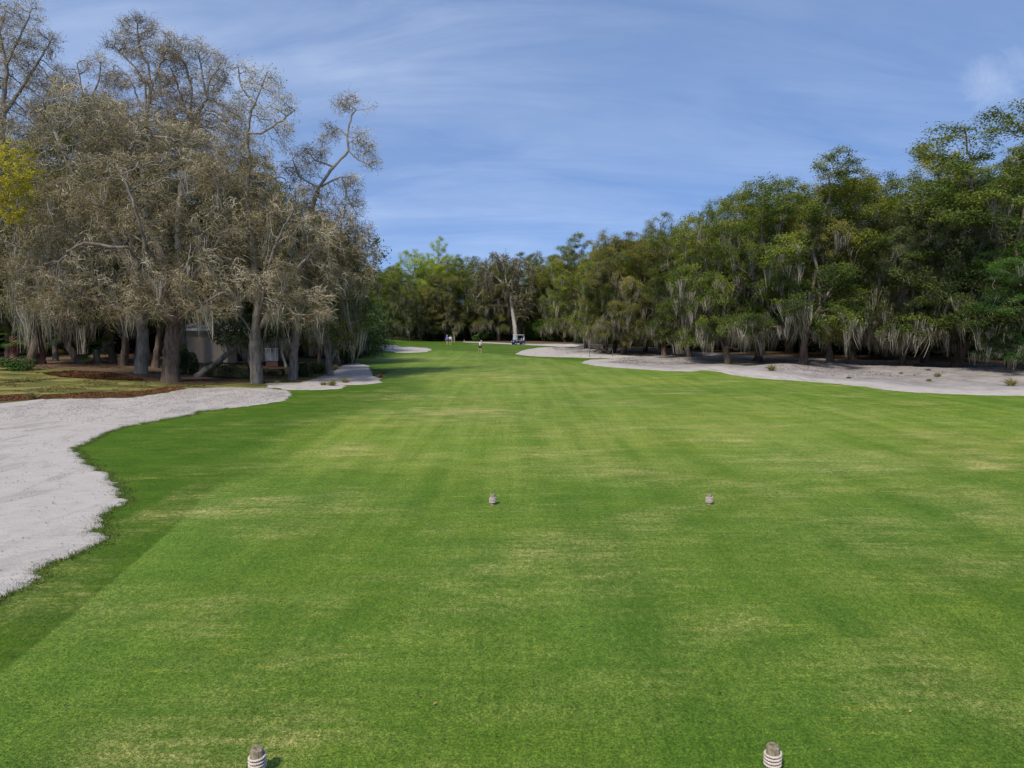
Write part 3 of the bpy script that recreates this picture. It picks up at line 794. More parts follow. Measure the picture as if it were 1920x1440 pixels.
hero('oak_tree', (481, 719), 46.8, .39, [(479, 680), (478, 630), (486, 560), (476, 470), (462, 380), (468, 310), (462, 250), (476, 195)],
     [[(476, 195), (452, 160), (448, 128)], [(476, 195), (490, 165), (500, 140)], [(462, 250), (490, 250), (530, 225), (552, 205)], [(478, 630), (520, 560), (560, 500), (590, 470)], [(486, 560), (520, 450, -2), (550, 395, -3), (500, 396, -3.5)], [(478, 630), (500, 520, -3), (560, 420, -4), (610, 440, -4.5), (640, 470, -5)],
      [(478, 630), (440, 580), (410, 540)], [(462, 380), (420, 330), (400, 290)]],
     [(450, 132, 16, 20), (485, 140, 18, 14), (508, 158, 22, 16), (470, 165, 24, 12), (535, 190, 18, 14), (545, 208, 10, 10), (500, 215, 30, 16), (455, 200, 26, 22), (520, 240, 30, 16), (440, 240, 30, 26), (470, 280, 55, 32), (530, 265, 30, 22), (440, 340, 70, 45), (520, 360, 60, 40), (470, 430, 75, 50), (560, 440, 65, 50), (500, 520, 70, 45),
      (440, 510, 50, 40), (580, 520, 60, 45), (560, 585, 60, 26, -1)],
     'split footed grey oak beside the sand strip, its bare top bending right', leaf='brown', bark='greybark', nleaf=7, twp=14, twl=(.3, .8), mossn=120, mossl=(.7, 2.6), dens=1.35, group=G_L, seed=25, gap=.18, tw_r=.010, kill=.46, infl=4)
hero('oak_tree', (549, 713), 49.8, .30, [(551, 660), (556, 600), (560, 520), (572, 440), (597, 352), (625, 312), (655, 284), (650, 256), (660, 215), (668, 206)],
     [[(650, 256), (636, 240), (620, 250)], [(655, 284), (672, 300), (690, 310)], [(668, 206), (684, 205), (700, 201)], [(668, 206), (655, 195), (650, 188)], [(597, 352), (640, 330), (645, 345), (655, 380)], [(625, 312), (590, 300), (575, 280)], [(572, 440), (540, 398), (500, 394)],
      [(560, 520), (610, 450), (655, 430)], [(597, 352), (560, 330), (550, 300)]],
     [(652, 190, 22, 11), (640, 200, 16, 8), (620, 246, 20, 14), (607, 262, 10, 10), (676, 262, 20, 10), (697, 300, 12, 14), (686, 275, 14, 10), (582, 290, 28, 20), (560, 320, 30, 22), (655, 345, 22, 16), (662, 385, 20, 24), (590, 380, 40, 26), (620, 430, 55, 35), (665, 450, 38, 34), (690, 475, 22, 26), (600, 500, 60, 40), (660, 520, 38, 40)],
     'leaning bare tree whose crooked limb reaches furthest right into the sky', leaf='brown', bark='greybark', nleaf=3, lsize=.09, twp=17, twl=(.22, .6), mossn=50, mossl=(.6, 2.0), dens=1.9, group=G_L, seed=26, shift=-.12, tw_r=.011, kill=.36, droop=.05, infl=3)
hero('oak_tree', (618, 702), 53, .26, [(615, 660), (612, 600), (620, 520)],
     [[(612, 600), (650, 540), (680, 500)], [(620, 520), (640, 450), (650, 420)]],
     [(650, 560, 45, 40, -1), (690, 530, 26, 36), (620, 600, 50, 24, -1), (680, 600, 26, 26, -1), (700, 470, 18, 26), (640, 470, 45, 35), (600, 560, 40, 40), (660, 630, 22, 14, -1)],
     'leafy moss curtained tree forming the right hand end of the left tree mass', leaf='green', bark='greybark', nleaf=26, lsize=.16, twp=5, mossn=170, mossl=(.9, 2.8), dens=1.5, group=G_L, seed=27)
hero('oak_tree', (-12, 705), 52, .32, [(-10, 600), (-5, 400), (5, 220), (12, 120)],
     [[(12, 120), (30, 85), (45, 50), (60, 15)], [(5, 220), (50, 150), (85, 95), (98, 70)], [(12, 120), (0, 60), (10, 20)]],
     [(20, 30, 34, 26), (62, 18, 20, 20), (85, 75, 26, 20), (10, 80, 36, 24), (60, 80, 34, 24), (100, 75, 12, 10), (30, 140, 60, 30), (90, 150, 45, 25), (-30, 60, 30, 40), (40, 220, 70, 40)],
     'bare twiggy tree filling the top left corner of the picture', leaf='brown', bark='greybark', nleaf=3, lsize=.10, twp=15, twl=(.35, .8), mossn=30, dens=1.5, group=G_L, seed=28, shift=-.15, kill=.45, droop=.1, infl=4)
hero('oak_tree', (150, 697), 57, .24, [(150, 600), (148, 420), (150, 280), (160, 210)],
     [[(150, 280), (120, 190), (115, 150)], [(160, 210), (185, 150), (190, 120)], [(160, 210), (150, 150), (145, 120)]],
     [(120, 140, 26, 18), (165, 125, 20, 22), (190, 115, 12, 16), (140, 185, 50, 24), (205, 160, 22, 22), (100, 210, 45, 28), (180, 230, 60, 35)],
     'low bare crown on the skyline between the corner tree and the highest tree', leaf='brown', bark='greybark', nleaf=3, lsize=.09, twp=14, twl=(.3, .8), mossn=20, dens=1.6, group=G_L, seed=29, shift=-.15, kill=.45, droop=.08, infl=4)
hero('flowering_tree', (-95, 742), 40, .22, [(-90, 650), (-70, 520), (-40, 420)],
     [[(-40, 420), (-10, 360), (10, 310)], [(-70, 520), (-20, 440), (20, 390)]],
     [(5, 300, 42, 26), (30, 325, 30, 18), (0, 360, 48, 28), (22, 400, 20, 16), (-50, 340, 40, 50)],
     'bright yellow green tree cut by the left edge of the picture', leaf='yellow', bark='greybark', nleaf=70, lsize=.10, twp=3, twl=(.25, .6), mossn=0, dens=2.2, group=G_L, seed=30, kill=.36, droop=.1)
hero('oak_tree', (60, 712), 50, .30, [(66, 650), (75, 560), (70, 480)],
     [[(75, 560), (110, 500), (150, 470)], [(70, 480), (40, 420), (10, 400)]],
     [(90, 560, 60, 26, -1), (30, 560, 45, 30, -1), (120, 610, 36, 18, -1), (30, 440, 60, 40), (110, 450, 60, 40), (60, 600, 30, 16, -2)],
     'oak trailing long grey moss tails above the reddish palm trunk at far left', leaf='brown', bark='bark', nleaf=7, twp=10, mossn=190, mossl=(1.0, 3.2), dens=1.3, group=G_L, seed=31, gap=.18, droop=.5)

# leafier backing trees on the left
left_back = [
 (0, 20, 300, 62, .85, 'olive', 'olive oak behind the corner tree at far left'), (1, 110, 240, 66, .9, 'olive', 'olive brown oak second from the left behind the mass'),
 (4, 200, 235, 64, .9, 'olive', 'olive oak behind the highest bare tree'), (2, 310, 250, 66, .9, 'greygreen', 'grey green oak behind the crooked skyline tree'),
 (0, 400, 290, 64, .85, 'olive', 'olive oak half way along the left mass, behind'), (3, 470, 300, 68, .8, 'olive', 'olive brown oak behind the bending top'),
 (2, 545, 370, 64, .72, 'olive', 'olive oak under the leaning limb'), (1, 630, 425, 66, .60, 'green', 'green oak closing the right shoulder of the left mass'),
 (5, 655, 455, 72, .45, 'green', 'rounded green oak at the right foot of the left mass'), (4, 655, 490, 92, .50, 'green', 'mossy oak beyond the left mass, over the far bunker end'),
 (3, -60, 200, 60, .8, 'olive', 'oak outside the left edge whose boughs reach in')]
for i, (v, bx, ty, Y, wd, lf, lab) in enumerate(left_back):
    g = at(bx, 660, Y); z = float(H(g[0], g[1])); hgt = at(bx, ty, Y)[2] - z
    put(v, g[0], g[1], z, hgt, wd, 1.3 * i, lab, leaf=lf, group='leafy oaks backing the left mass')
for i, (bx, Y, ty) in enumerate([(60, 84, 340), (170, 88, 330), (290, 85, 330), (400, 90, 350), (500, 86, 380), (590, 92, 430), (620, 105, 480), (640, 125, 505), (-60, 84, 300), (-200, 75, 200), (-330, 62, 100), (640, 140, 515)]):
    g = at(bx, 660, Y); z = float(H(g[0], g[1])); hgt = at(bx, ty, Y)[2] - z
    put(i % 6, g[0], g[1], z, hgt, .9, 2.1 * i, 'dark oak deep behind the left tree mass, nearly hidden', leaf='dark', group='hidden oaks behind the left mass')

# pale tall trunk beside the cart
hero('oak_tree', (968, 642), 152, .50, [(964, 600), (958, 560), (952, 540)],
     [[(952, 540), (930, 520), (905, 500)], [(952, 540), (965, 510), (985, 490)], [(952, 540), (945, 505), (940, 485)]],
     [(905, 510, 28, 18), (940, 490, 36, 16), (980, 505, 26, 20), (925, 540, 34, 22), (965, 545, 28, 26), (900, 560, 22, 22), (990, 560, 18, 30)],
     'grey half bare oak with tall smooth pale trunk behind the golf cart', leaf='greygreen', bark='palebark', nleaf=14, lsize=.28, twp=5, twl=(.6, 1.6), mossn=260, mossl=(1.0, 3.0), dens=.30, shift=-.25, group='trees closing the far end of the hole', seed=41, kill=1.0, tw_r=.035, moss_low=False, infl=12)

# bare trunks in the shade on the left
def bare_trunk(name, pts, Y, r, label, bark='bark', group=None, moss=0):
    global rng
    b0 = at(pts[0][0], pts[0][1], Y); b0[2] = float(H(b0[0], b0[1]))
    root = empty(name, b0); tag(root, label, 'tree', group)
    P = [np.array([0, 0, -.4]), np.array([0, 0, .05])] + [at(p[0], p[1], Y + (p[2] if len(p) > 2 else 0)) - b0 for p in pts[1:]]
    P, par = grow([np.array(P)], np.array([[0, 0, 200.]]), .3, .5, 1.)
    rr = np.interp(np.arange(len(P)), [0, len(P)], [r, r * .55])
    V, Q = tubes(P, par, rr, thin=.0)
    mk('trunk', V, Q, M[bark], root, smooth=True)
    top = P[-1]; C = blob_pts(top + np.array([0, 0, .6]), (2.4, 2.0, 1.1), 2600)
    V, Q, t = leaves(C, .18, .55, .5, np.full(len(C), .4))
    mk('crown', V, Q, M['dark'], root, attrs={'tone': t})
    if moss:
        moss = 14
        V, Q, t = moss_at(top + rng.normal(0, 1, (moss, 3)) * np.array([.8, .8, .2]), 22, (.6, 1.6), .3, .02)
        mk('hanging_moss', V, Q, M['moss'], root, attrs={'tone': t})
rng = np.random.default_rng(77)
for pts, Y, r, lab, bk, ms in [
    ([(150, 700), (130, 650), (115, 600)], 53, .30, 'dark trunk leaning left behind the first small palm', 'bark', 4),
    ([(160, 698), (143, 640), (140, 590)], 55, .24, 'thin dark trunk touching the leaning one at far left', 'bark', 0),
    ([(212, 705), (208, 650), (205, 590)], 54, .26, 'shaded trunk right of the second small palm', 'bark', 5),
    ([(232, 707), (236, 650), (232, 590)], 52, .30, 'shaded brown trunk close left of the grey trunked oak', 'bark', 0),
    ([(292, 708), (296, 650), (300, 600)], 52, .26, 'dark trunk squeezed between the two big foreground oaks', 'bark', 0),
    ([(20, 690), (18, 640), (10, 590)], 60, .34, 'dark trunk behind the low bush at the far left edge', 'redbark', 3),
    ([(370, 714), (395, 690), (432, 658), (455, 640)], 49, .24, 'grey mossy trunk leaning hard right in front of the beige house', 'greybark', 3),
    ([(455, 712), (468, 695), (490, 660), (500, 630)], 50, .22, 'slanting pale trunk crossing behind the split footed oak', 'greybark', 3),
    ([(536, 700), (530, 668), (528, 630)], 60, .12, 'thin pale stem right of the grey utility cabinet', 'palebark', 4),
    ([(600, 698), (598, 660), (590, 620)], 58, .16, 'thin trunk under the moss curtain near the sand strip', 'bark', 6)]:
    bare_trunk('shaded_tree', pts, Y, r, lab, bk, 'trunks standing in the shade on the left', ms)

# ------------------------------------------------------------------ palms
def palm(px, py, ty, Y, label, trunk_r=.2, fr=1.0, bark='greybark', nf=16, seed=1):
    global rng
    rng = np.random.default_rng(seed)
    g = at(px, py, Y); g[2] = Hr(g[0], g[1]) if g[0] > 0 else float(H(g[0], g[1]))
    root = empty('palm_tree', g); tag(root, label, 'palm', 'small palms under the oaks')
    hgt = at(px, ty, Y)[2] - g[2]
    n = 22; z = np.linspace(-.3, hgt, n); th = np.arange(14) * 2 * math.pi / 14
    rad = trunk_r * (1 + .25 * np.exp(-np.maximum(z, 0) / .3))[:, None] * (1 + .16 * ((np.arange(n)[:, None] + np.arange(14)[None]) % 2)) 
    V = np.stack([rad * np.cos(th)[None], rad * np.sin(th)[None], np.repeat(z[:, None], 14, 1)], -1).reshape(-1, 3)
    i = np.arange(n - 1)[:, None] * 14; j = np.arange(14)[None]
    Q = np.stack([i + j, i + (j + 1) % 14, i + 14 + (j + 1) % 14, i + 14 + j], -1).reshape(-1, 4)
    mk('trunk', V, Q, M[bark], root, smooth=False)
    for q in range(nf):
        az = q * 2.4 + rng.normal(0, .2); el = rng.uniform(-.5, 1.1)
        L1 = rng.uniform(.6, 1.0) * fr
        d = np.array([math.cos(az) * math.cos(el), math.sin(az) * math.cos(el), math.sin(el)])
        p0 = np.array([0, 0, hgt - .1]); p1 = p0 + d * L1 * .6; p2 = p1 + unit(d + np.array([0, 0, -.35])) * L1 * .4
        side = unit(np.cross(d, [0, 0, 1.])); upv = np.cross(side, d)
        V1, Q1 = prisms(np.array([p0, p1]), np.array([p1, p2]), [.02, .015], [.015, .012])
        V = [V1]; Q = [Q1]; nv = len(V1)
        nb = 20
        for a in np.linspace(-1.45, 1.45, nb):
            dd = unit(d * math.cos(a) + side * math.sin(a) + upv * .12 * abs(math.sin(a)) + np.array([0, 0, -.15])); w_ = .028 * fr
            ln = fr * .75 * (1 - .25 * abs(a) / 1.45)
            e = p2 + dd * ln * .55; t_ = p2 + dd * ln + np.array([0, 0, -.22 * ln])
            sd = unit(np.cross(dd, upv)) * w_
            V.append(np.array([p2, e + sd, t_, e - sd])); Q.append(np.array([[0, 1, 2, 3]]) + nv); nv += 4
        Qc = np.concatenate(Q)
        mk('frond', np.concatenate(V), Qc, M['drygrass' if el < -.35 else 'fresh'], root, attrs={'tone': np.clip(rng.normal(.3, .12, len(Qc)), 0, 1)})
palm(183, 704, 655, 53, 'small fan palm with green fronds in the middle of the shaded trunks', .20, 1.15, seed=3)
palm(106, 701, 640, 54, 'slim fan palm just right of the reddish trunk', .17, 1.0, seed=4)
palm(77, 708, 590, 50.5, 'palm with rough reddish brown trunk at the left lawn', .30, 1.2, 'redbark', seed=5)
palm(30, 690, 630, 58, 'palm with reddish trunk near the left edge behind the lawn', .3, 1.1, 'redbark', seed=6)
palm(1135, 663, 632, 92, 'small palm at the end of the right sand beside the fallen log', .30, 1.3, 'bark', seed=7)

# ------------------------------------------------------------------ bushes, hedges, undergrowth
def bush(name, c, rad, n, size, leaf, label, cat='bush', group=None, boxy=False, seed=1):
    global rng
    rng = np.random.default_rng(seed)
    root = empty(name, c); tag(root, label, cat, group)
    if boxy:
        d = rng.uniform(-1, 1, (n, 3)); k = np.argmax(np.abs(d[:, [0, 1, 2]]) + rng.random((n, 3)) * .5, 1)
        d[np.arange(n), k] = np.sign(d[np.arange(n), k]) * (1 - np.abs(rng.normal(0, .05, n)))
        C = d * np.array(rad) + np.array([0, 0, rad[2]])
        C[:, 2] += .12 * fbm(C[:, 0] * .8, C[:, 1] * .8, 2)
    else:
        C = []
        for q in range(9):
            a = rng.random() * 6.28; rr = rng.random() ** .5 * .62
            C.append(blob_pts((rad[0] * rr * math.cos(a), rad[1] * rr * math.sin(a), rad[2] * rng.uniform(.35, 1.3)), (rad[0] * .45, rad[1] * .45, rad[2] * .6), n // 9, shell=.5))
        C = np.concatenate(C)
    C = C[C[:, 2] > 0]
    V, Q, t = leaves(C, size, .6, .5, .4 + .35 * fbm(C[:, 0], C[:, 2] + C[:, 1], 2), .14, out=unit(C - np.array([0, 0, rad[2] * .6])))
    mk('foliage', V, Q, M[leaf], root, attrs={'tone': t})
    st = np.array([[rng.normal(0, rad[0] * .3), rng.normal(0, rad[1] * .3), 0] for _ in range(7)])
    tp = st + np.stack([rng.normal(0, rad[0] * .25, 7), rng.normal(0, rad[1] * .25, 7), np.full(7, rad[2] * 1.1)], 1)
    V, Q = prisms(st - np.array([0, 0, .1]), tp, np.full(7, .035), np.full(7, .012), 5)
    mk('stem', V, Q, M['bark'], root)
    return root
def gl(px, Y): 
    g = at(px, 650, Y); g[2] = float(H(g[0], g[1])); return g
bush('hedge', gl(762, 158), (7.5, .9, 1.35), 16000, .20, 'dark', 'long clipped hedge at the far left end behind the flag', 'hedge', boxy=True, seed=51)
bush('hedge', gl(708, 156), (2.6, .9, 1.35), 5000, .18, 'fresh', 'brighter end of clipped hedge beside the left trees', 'hedge', boxy=True, seed=52)
bush('hedge', ground(432, 709), (1.5, .6, .55), 5200, .10, 'dark', 'trimmed dark hedge in front of the beige house', 'hedge', boxy=True, seed=53)
bush('hedge', ground(512, 704), (.8, .4, .25), 2200, .08, 'fresh', 'very low green hedge in front of the utility cabinet', 'hedge', boxy=True, seed=54)
bush('bush', ground(30, 694), (1.6, 1, .5), 2400, .11, 'fresh', 'low bright green bush on the lawn at the far left edge', seed=55)
bush('bush', ground(566, 706), (.9, .8, .55), 2600, .11, 'dark', 'dark bush right of the thin brown trunk by the lawn', seed=56)
bush('bush', ground(596, 700), (1.1, .8, .55), 2600, .11, 'dark', 'dark bush under the moss curtain at the sand strip', seed=57)
bush('bush', ground(655, 681), (1.7, 1.4, 1.5), 6500, .13, 'dark', 'tall dark bush at the right tip of the left trees, touching the fairway', seed=58)
bush('bush', gl(352, 50), (.8, .8, 1.2), 3000, .14, 'dark', 'dark broad leaved tree like shrub right of the largest trunk', seed=59)
G_F = 'bushes under the far tree wall'
for i, (bx, Y, w_, h_, lf, lab) in enumerate([
    (845, 162, 5, 2.0, 'dark', 'dark bush behind the two standing golfers'), (880, 163, 5, 2.6, 'dark', 'blue green bush behind the open fairway end'), (925, 164, 5.5, 2.6, 'dark', 'large dark bush left of the pale trunk'),
    (905, 158, 2.4, 1.2, 'fresh', 'small light green bush in front of the dark far bushes'), (1000, 158, 4, 2.4, 'fresh', 'bright green bush right of the golf cart'), (1030, 154, 4, 2.6, 'fresh', 'second bright bush right of the golf cart'),
    (1062, 150, 4.5, 2.2, 'dark', 'dark low bush behind the sand path at far right'), (1095, 142, 4.5, 1.8, 'dark', 'dark low bush near the small palm'), (852, 158, 1.6, 2.0, 'fresh', 'light green shrub beside the wooden posts'),
    (948, 160, 3, 1.3, 'greygreen', 'low grey green shrub just left of the golf cart'), (805, 163, 5, 2.2, 'dark', 'dark bush between hedge and golfers')]):
    bush('bush', gl(bx, Y), (w_, 2.0, h_), 5200, .26, lf, lab, group=G_F, seed=60 + i)

def thicket(name, line, n, hmax, depth, size, leaf, label, seed):
    rr = np.random.default_rng(seed); pts = np.array(line, float)
    t = rr.random(n) * (len(pts) - 1); i = np.minimum(t.astype(int), len(pts) - 2); f = (t - i)[:, None]
    p = pts[i] * (1 - f) + pts[i + 1] * f
    p = p + rr.normal(0, 1, (n, 2)) * depth * .4
    top = hmax * (.65 + .5 * fbm(p[:, 0] / 4, p[:, 1] / 4, 3))
    z = H(p[:, 0], p[:, 1]) + rr.random(n) * top
    V, Q, tt = leaves(np.column_stack([p, z]), size, .6, .4, .4 + .4 * fbm(p[:, 0] / 2, z, 2), .15, r=rr)
    o = mk(name, V, Q, M[leaf], attrs={'tone': tt}); tag(o, label, 'undergrowth', kind='stuff')
w2 = lambda bx, Y: tuple(at(bx, 650, Y)[:2])
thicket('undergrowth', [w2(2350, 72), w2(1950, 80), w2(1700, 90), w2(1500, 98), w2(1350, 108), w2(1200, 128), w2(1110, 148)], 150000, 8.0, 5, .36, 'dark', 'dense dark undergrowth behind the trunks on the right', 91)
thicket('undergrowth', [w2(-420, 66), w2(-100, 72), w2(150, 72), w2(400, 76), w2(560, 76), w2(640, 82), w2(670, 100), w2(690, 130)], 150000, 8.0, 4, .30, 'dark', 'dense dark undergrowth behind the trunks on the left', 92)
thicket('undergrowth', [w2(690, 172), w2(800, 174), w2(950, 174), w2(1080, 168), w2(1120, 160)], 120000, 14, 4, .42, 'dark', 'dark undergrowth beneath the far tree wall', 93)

# ------------------------------------------------------------------ bunch grasses
def tuft(px, py, hgt, label, leaf='drygrass', n=150, seed=1, wide=.5):
    rr = np.random.default_rng(seed); g = gplace(px, py)
    az = rr.random(n) * 6.28; el = rr.uniform(.5, 1.5, n) ; Ln = hgt * rr.uniform(.5, 1.15, n)
    base = np.column_stack([rr.normal(0, .05, n), rr.normal(0, .05, n), np.full(n, -.02)])
    d = np.column_stack([np.cos(az) * np.cos(el) * wide * 2, np.sin(az) * np.cos(el) * wide * 2, np.sin(el)])
    p1 = base + d * Ln[:, None] * .6; p2 = p1 + (d * np.array([1, 1, .25])) * Ln[:, None] * .5
    wd = .008 + .004 * rr.random(n)
    V1, Q1 = prisms(base, p1, wd, wd * .8); V2, Q2 = prisms(p1, p2, wd * .8, wd * .1)
    tn = np.clip(rr.normal(.5, .25, n), 0, 1)
    o = mk('grass_clump', np.concatenate([V1, V2]), np.concatenate([Q1, Q2 + len(V1)]), M[leaf], attrs={'tone': np.concatenate([np.repeat(tn, 3)] * 2)})
    o.location = tuple(float(v) for v in g); o.scale = (1, 1, 1)
    tag(o, label, 'grass clump', 'bunch grasses on and beside the sand')
for i, (px, py, h_, lab, lf) in enumerate([
    (61, 748, .62, 'large pale clump of grass on the red leaf litter at left', 'drygrass'), (1447, 702, .75, 'straw clump on the sand below the straight mossy trunk', 'drygrass'), (1896, 726, .75, 'straw clump close to the right edge of the picture', 'drygrass'),
    (1757, 711, .45, 'low tuft on the grey sand left of the edge clump', 'drygrass'), (1742, 716, .28, 'tiny tuft on the grey sand in front of the low tuft', 'drygrass'), (1592, 711, .22, 'tiny tuft alone on the grey sand under the moss tail', 'specks'),
    (623, 724, .60, 'middle clump of three on the sand strip, tallest', 'drygrass'), (607, 723, .38, 'left small clump of the three on the sand strip', 'drygrass'), (647, 718, .55, 'olive clump at the right of the three on the sand strip', 'drygrass'),
    (713, 709, .42, 'brown tuft at the tip of sand strip, on the grass', 'litter'), (626, 694, .7, 'tan clump under the moss behind the sand strip', 'drygrass'), (520, 719, .25, 'small olive tuft right of the split footed oak', 'drygrass'),
    (1690, 705, .25, 'tiny tuft in front of the forked reddish trunk', 'drygrass'), (1740, 704, .2, 'tiny tuft beside the forked reddish trunk, on bare sand', 'specks')]):
    tuft(px, py, h_, lab, lf, 170, 200 + i)

# fringe of coarse grass hanging over the near sand edge, litter, leaves
def edge_points(poly, n, y0, y1, r, off=.0):
    P = np.array(poly); Q = np.roll(P, -1, 0); Ls = np.linalg.norm(Q - P, axis=1)
    ok = (np.minimum(P[:, 1], Q[:, 1]) > y0) & (np.maximum(P[:, 1], Q[:, 1]) < y1) & (P[:, 0] > -34)
    w_ = Ls * ok; i = r.choice(len(P), n, p=w_ / w_.sum()); t = r.random(n)[:, None]
    p = P[i] * (1 - t) + Q[i] * t; tg = unit(Q[i] - P[i]); nr = np.column_stack([-tg[:, 1], tg[:, 0]])
    return p, nr
rr = np.random.default_rng(99)
def edge_snap(poly, p, nr, rag, ragf):
    # walk along the normal to the ragged zero line
    best = None; s = np.linspace(-.35, .35, 29)
    X = p[:, 0:1] + nr[:, 0:1] * s; Y = p[:, 1:2] + nr[:, 1:2] * s
    sd = poly_sd(poly, X, Y) + rag * fbm(X / ragf, Y / ragf, 3)
    k = np.abs(sd).argmin(1)
    return np.column_stack([X[np.arange(len(p)), k], Y[np.arange(len(p)), k]])
p, nr = edge_points(sand_left_poly, 15000, 5.5, 34, rr)
p = edge_snap(sand_left_poly, p, nr, .22, .35)
off = rr.normal(0, .10, len(p)) * (.4 + 1.6 * np.clip(vnoise(p[:, 0] * 2, p[:, 1] * 2), 0, 1))
p = p + nr * off[:, None]
z = H(p[:, 0], p[:, 1]) + .0
b0 = np.column_stack([p, z]); n = len(p)
d = np.column_stack([rr.normal(0, 1, (n, 2)) * .6, rr.uniform(.4, 1.3, n)]); Ln = rr.uniform(.03, .085, n)
V, Q = prisms(b0, b0 + unit(d) * Ln[:, None], np.full(n, .006), np.full(n, .001))
o = mk('rough_grass', V, Q, M['turfblade'], attrs={'tone': np.repeat(np.clip(rr.normal(.35, .25, n), 0, 1), 3)})
tag(o, 'coarse dark grass fringe creeping over the edge of the near left sand', 'grass', kind='stuff')

def scatter(name, n, region, size, leaf, label, cat, seed, lift=.012, cond=None, tone=.45, asp=.5, hf=None):
    r = np.random.default_rng(seed); pts = []
    x0, x1, y0, y1 = region
    while sum(len(q) for q in pts) < n:
        X = r.uniform(x0, x1, 4 * n); Y = r.uniform(y0, y1, 4 * n)
        k = cond(X, Y, r) if cond else np.ones(len(X), bool)
        pts.append(np.column_stack([X[k], Y[k]]))
        if len(pts) > 40: break
    p = np.concatenate(pts)[:n]
    z = (hf or H)(p[:, 0], p[:, 1]) + lift
    V, Q, t = leaves(np.column_stack([p, z]), size, asp, 4., np.full(len(p), tone), .25, r=r)
    o = mk(name, V, Q, M[leaf], attrs={'tone': t}); tag(o, label, cat, kind='stuff')
litter_poly = px_poly([(-300, 762), (0, 753), (100, 747), (170, 746), (250, 744), (305, 737), (345, 729), (340, 725), (260, 733), (130, 738), (0, 741), (-300, 748)])
scatter('leaf_litter', 26000, (-32, -14, 30, 46), .085, 'litter', 'red brown leaf litter between the left lawn and the sand', 'leaves', 1,
        cond=lambda X, Y, r: (poly_sd(litter_poly, X, Y) + .7 * fbm(X / 1.5, Y / 1.5, 3) > -.1), tone=.5)
scatter('leaf_litter', 9000, (-34, -6, 36, 62), .10, 'litter', 'brown leaves scattered under the left trees', 'leaves', 2,
        cond=lambda X, Y, r: (poly_sd(lawn_poly, X, Y) > -4) & (fbm(X / 2, Y / 2, 3) > .0), tone=.35)
mulch = px_poly([(90, 700), (140, 697), (200, 700), (260, 712), (200, 711), (120, 706)])
scatter('leaf_litter', 9000, (-34, -16, 44, 62), .12, 'litter', 'rusty mulch around the small palms', 'leaves', 3,
        cond=lambda X, Y, r: poly_sd(mulch, X, Y) > -.3, tone=.45, lift=.05)
scatter('twig_litter', 9000, (-24, -5, 8, 46), .045, 'specks', 'dark bits of twig and leaf on the left sand', 'litter', 4, lift=.045,
        cond=lambda X, Y, r: (poly_sd(sand_left_poly, X, Y) > .25) & (r.random(len(X)) < .15 + .85 * sstep(24, 36, Y)) & (fbm(X / 1.5, Y / 1.5, 3) > -.3), tone=.35, asp=.35)
scatter('twig_litter', 2600, (-14, 26, 5.5, 30), .034, 'specks', 'dark specks of debris dotted over the near fairway', 'litter', 8, lift=.02,
        cond=lambda X, Y, r: (poly_sd(sand_left_poly, X, Y) < -.1), tone=.2)
scatter('fallen_leaves', 1500, (-14, 34, 5.5, 45), .038, 'litter', 'tiny fallen leaves dotted over the fairway', 'leaves', 5, lift=.02,
        cond=lambda X, Y, r: (poly_sd(fair_poly, X, Y) > -2) & (poly_sd(sand_left_poly, X, Y) < -.2), tone=.65)
scatter('twig_litter', 9000, (6, 52, 50, 110), .10, 'specks', 'bark bits and leaves on the shaded right sand', 'litter', 6, lift=.05,
        cond=lambda X, Y, r: (poly_sd(sand_right_poly, X, Y) > 2.5) & (fbm(X / 2.5, Y / 2.5, 3) > .0), tone=.35,
        hf=lambda x, y: H(x, y) + .04 + mound_r(x, y) * sstep(0, 2.5, poly_sd(sand_right_poly, x, y)))

rb = np.random.default_rng(123); n = 300000
yb = 5.4 + 13.5 * rb.random(n) ** 1.35; xb = rb.uniform(-.86, .86, n) * yb
keep = poly_sd(sand_left_poly, xb, yb) + .22 * fbm(xb / .35, yb / .35, 3) < -.02; xb = xb[keep]; yb = yb[keep]; n = len(xb)
hb = rb.uniform(.006, .022, n); lean = rb.normal(0, .012, (n, 2)); az = rb.random(n) * 3.14; wv = np.column_stack([np.cos(az), np.sin(az), np.zeros(n)]) * .0028
zb = H(xb, yb); c0 = np.column_stack([xb, yb, zb]); tp = c0 + np.column_stack([lean, hb])
mid_ = c0 * .5 + tp * .5
V = np.stack([c0, mid_ + wv, tp, mid_ - wv], 1).reshape(-1, 3); Q = np.arange(n)[:, None] * 4 + np.array([[0, 1, 2, 3]])
tb = np.clip(.42 + .5 * fbm(xb / 1.2, yb / .8, 3) + rb.normal(0, .22, n), 0, 1)
o = mk('fairway_grass', V, Q, M['turfblade'], attrs={'tone': tb}); tag(o, 'short mown grass blades of the near fairway', 'grass', kind='stuff')
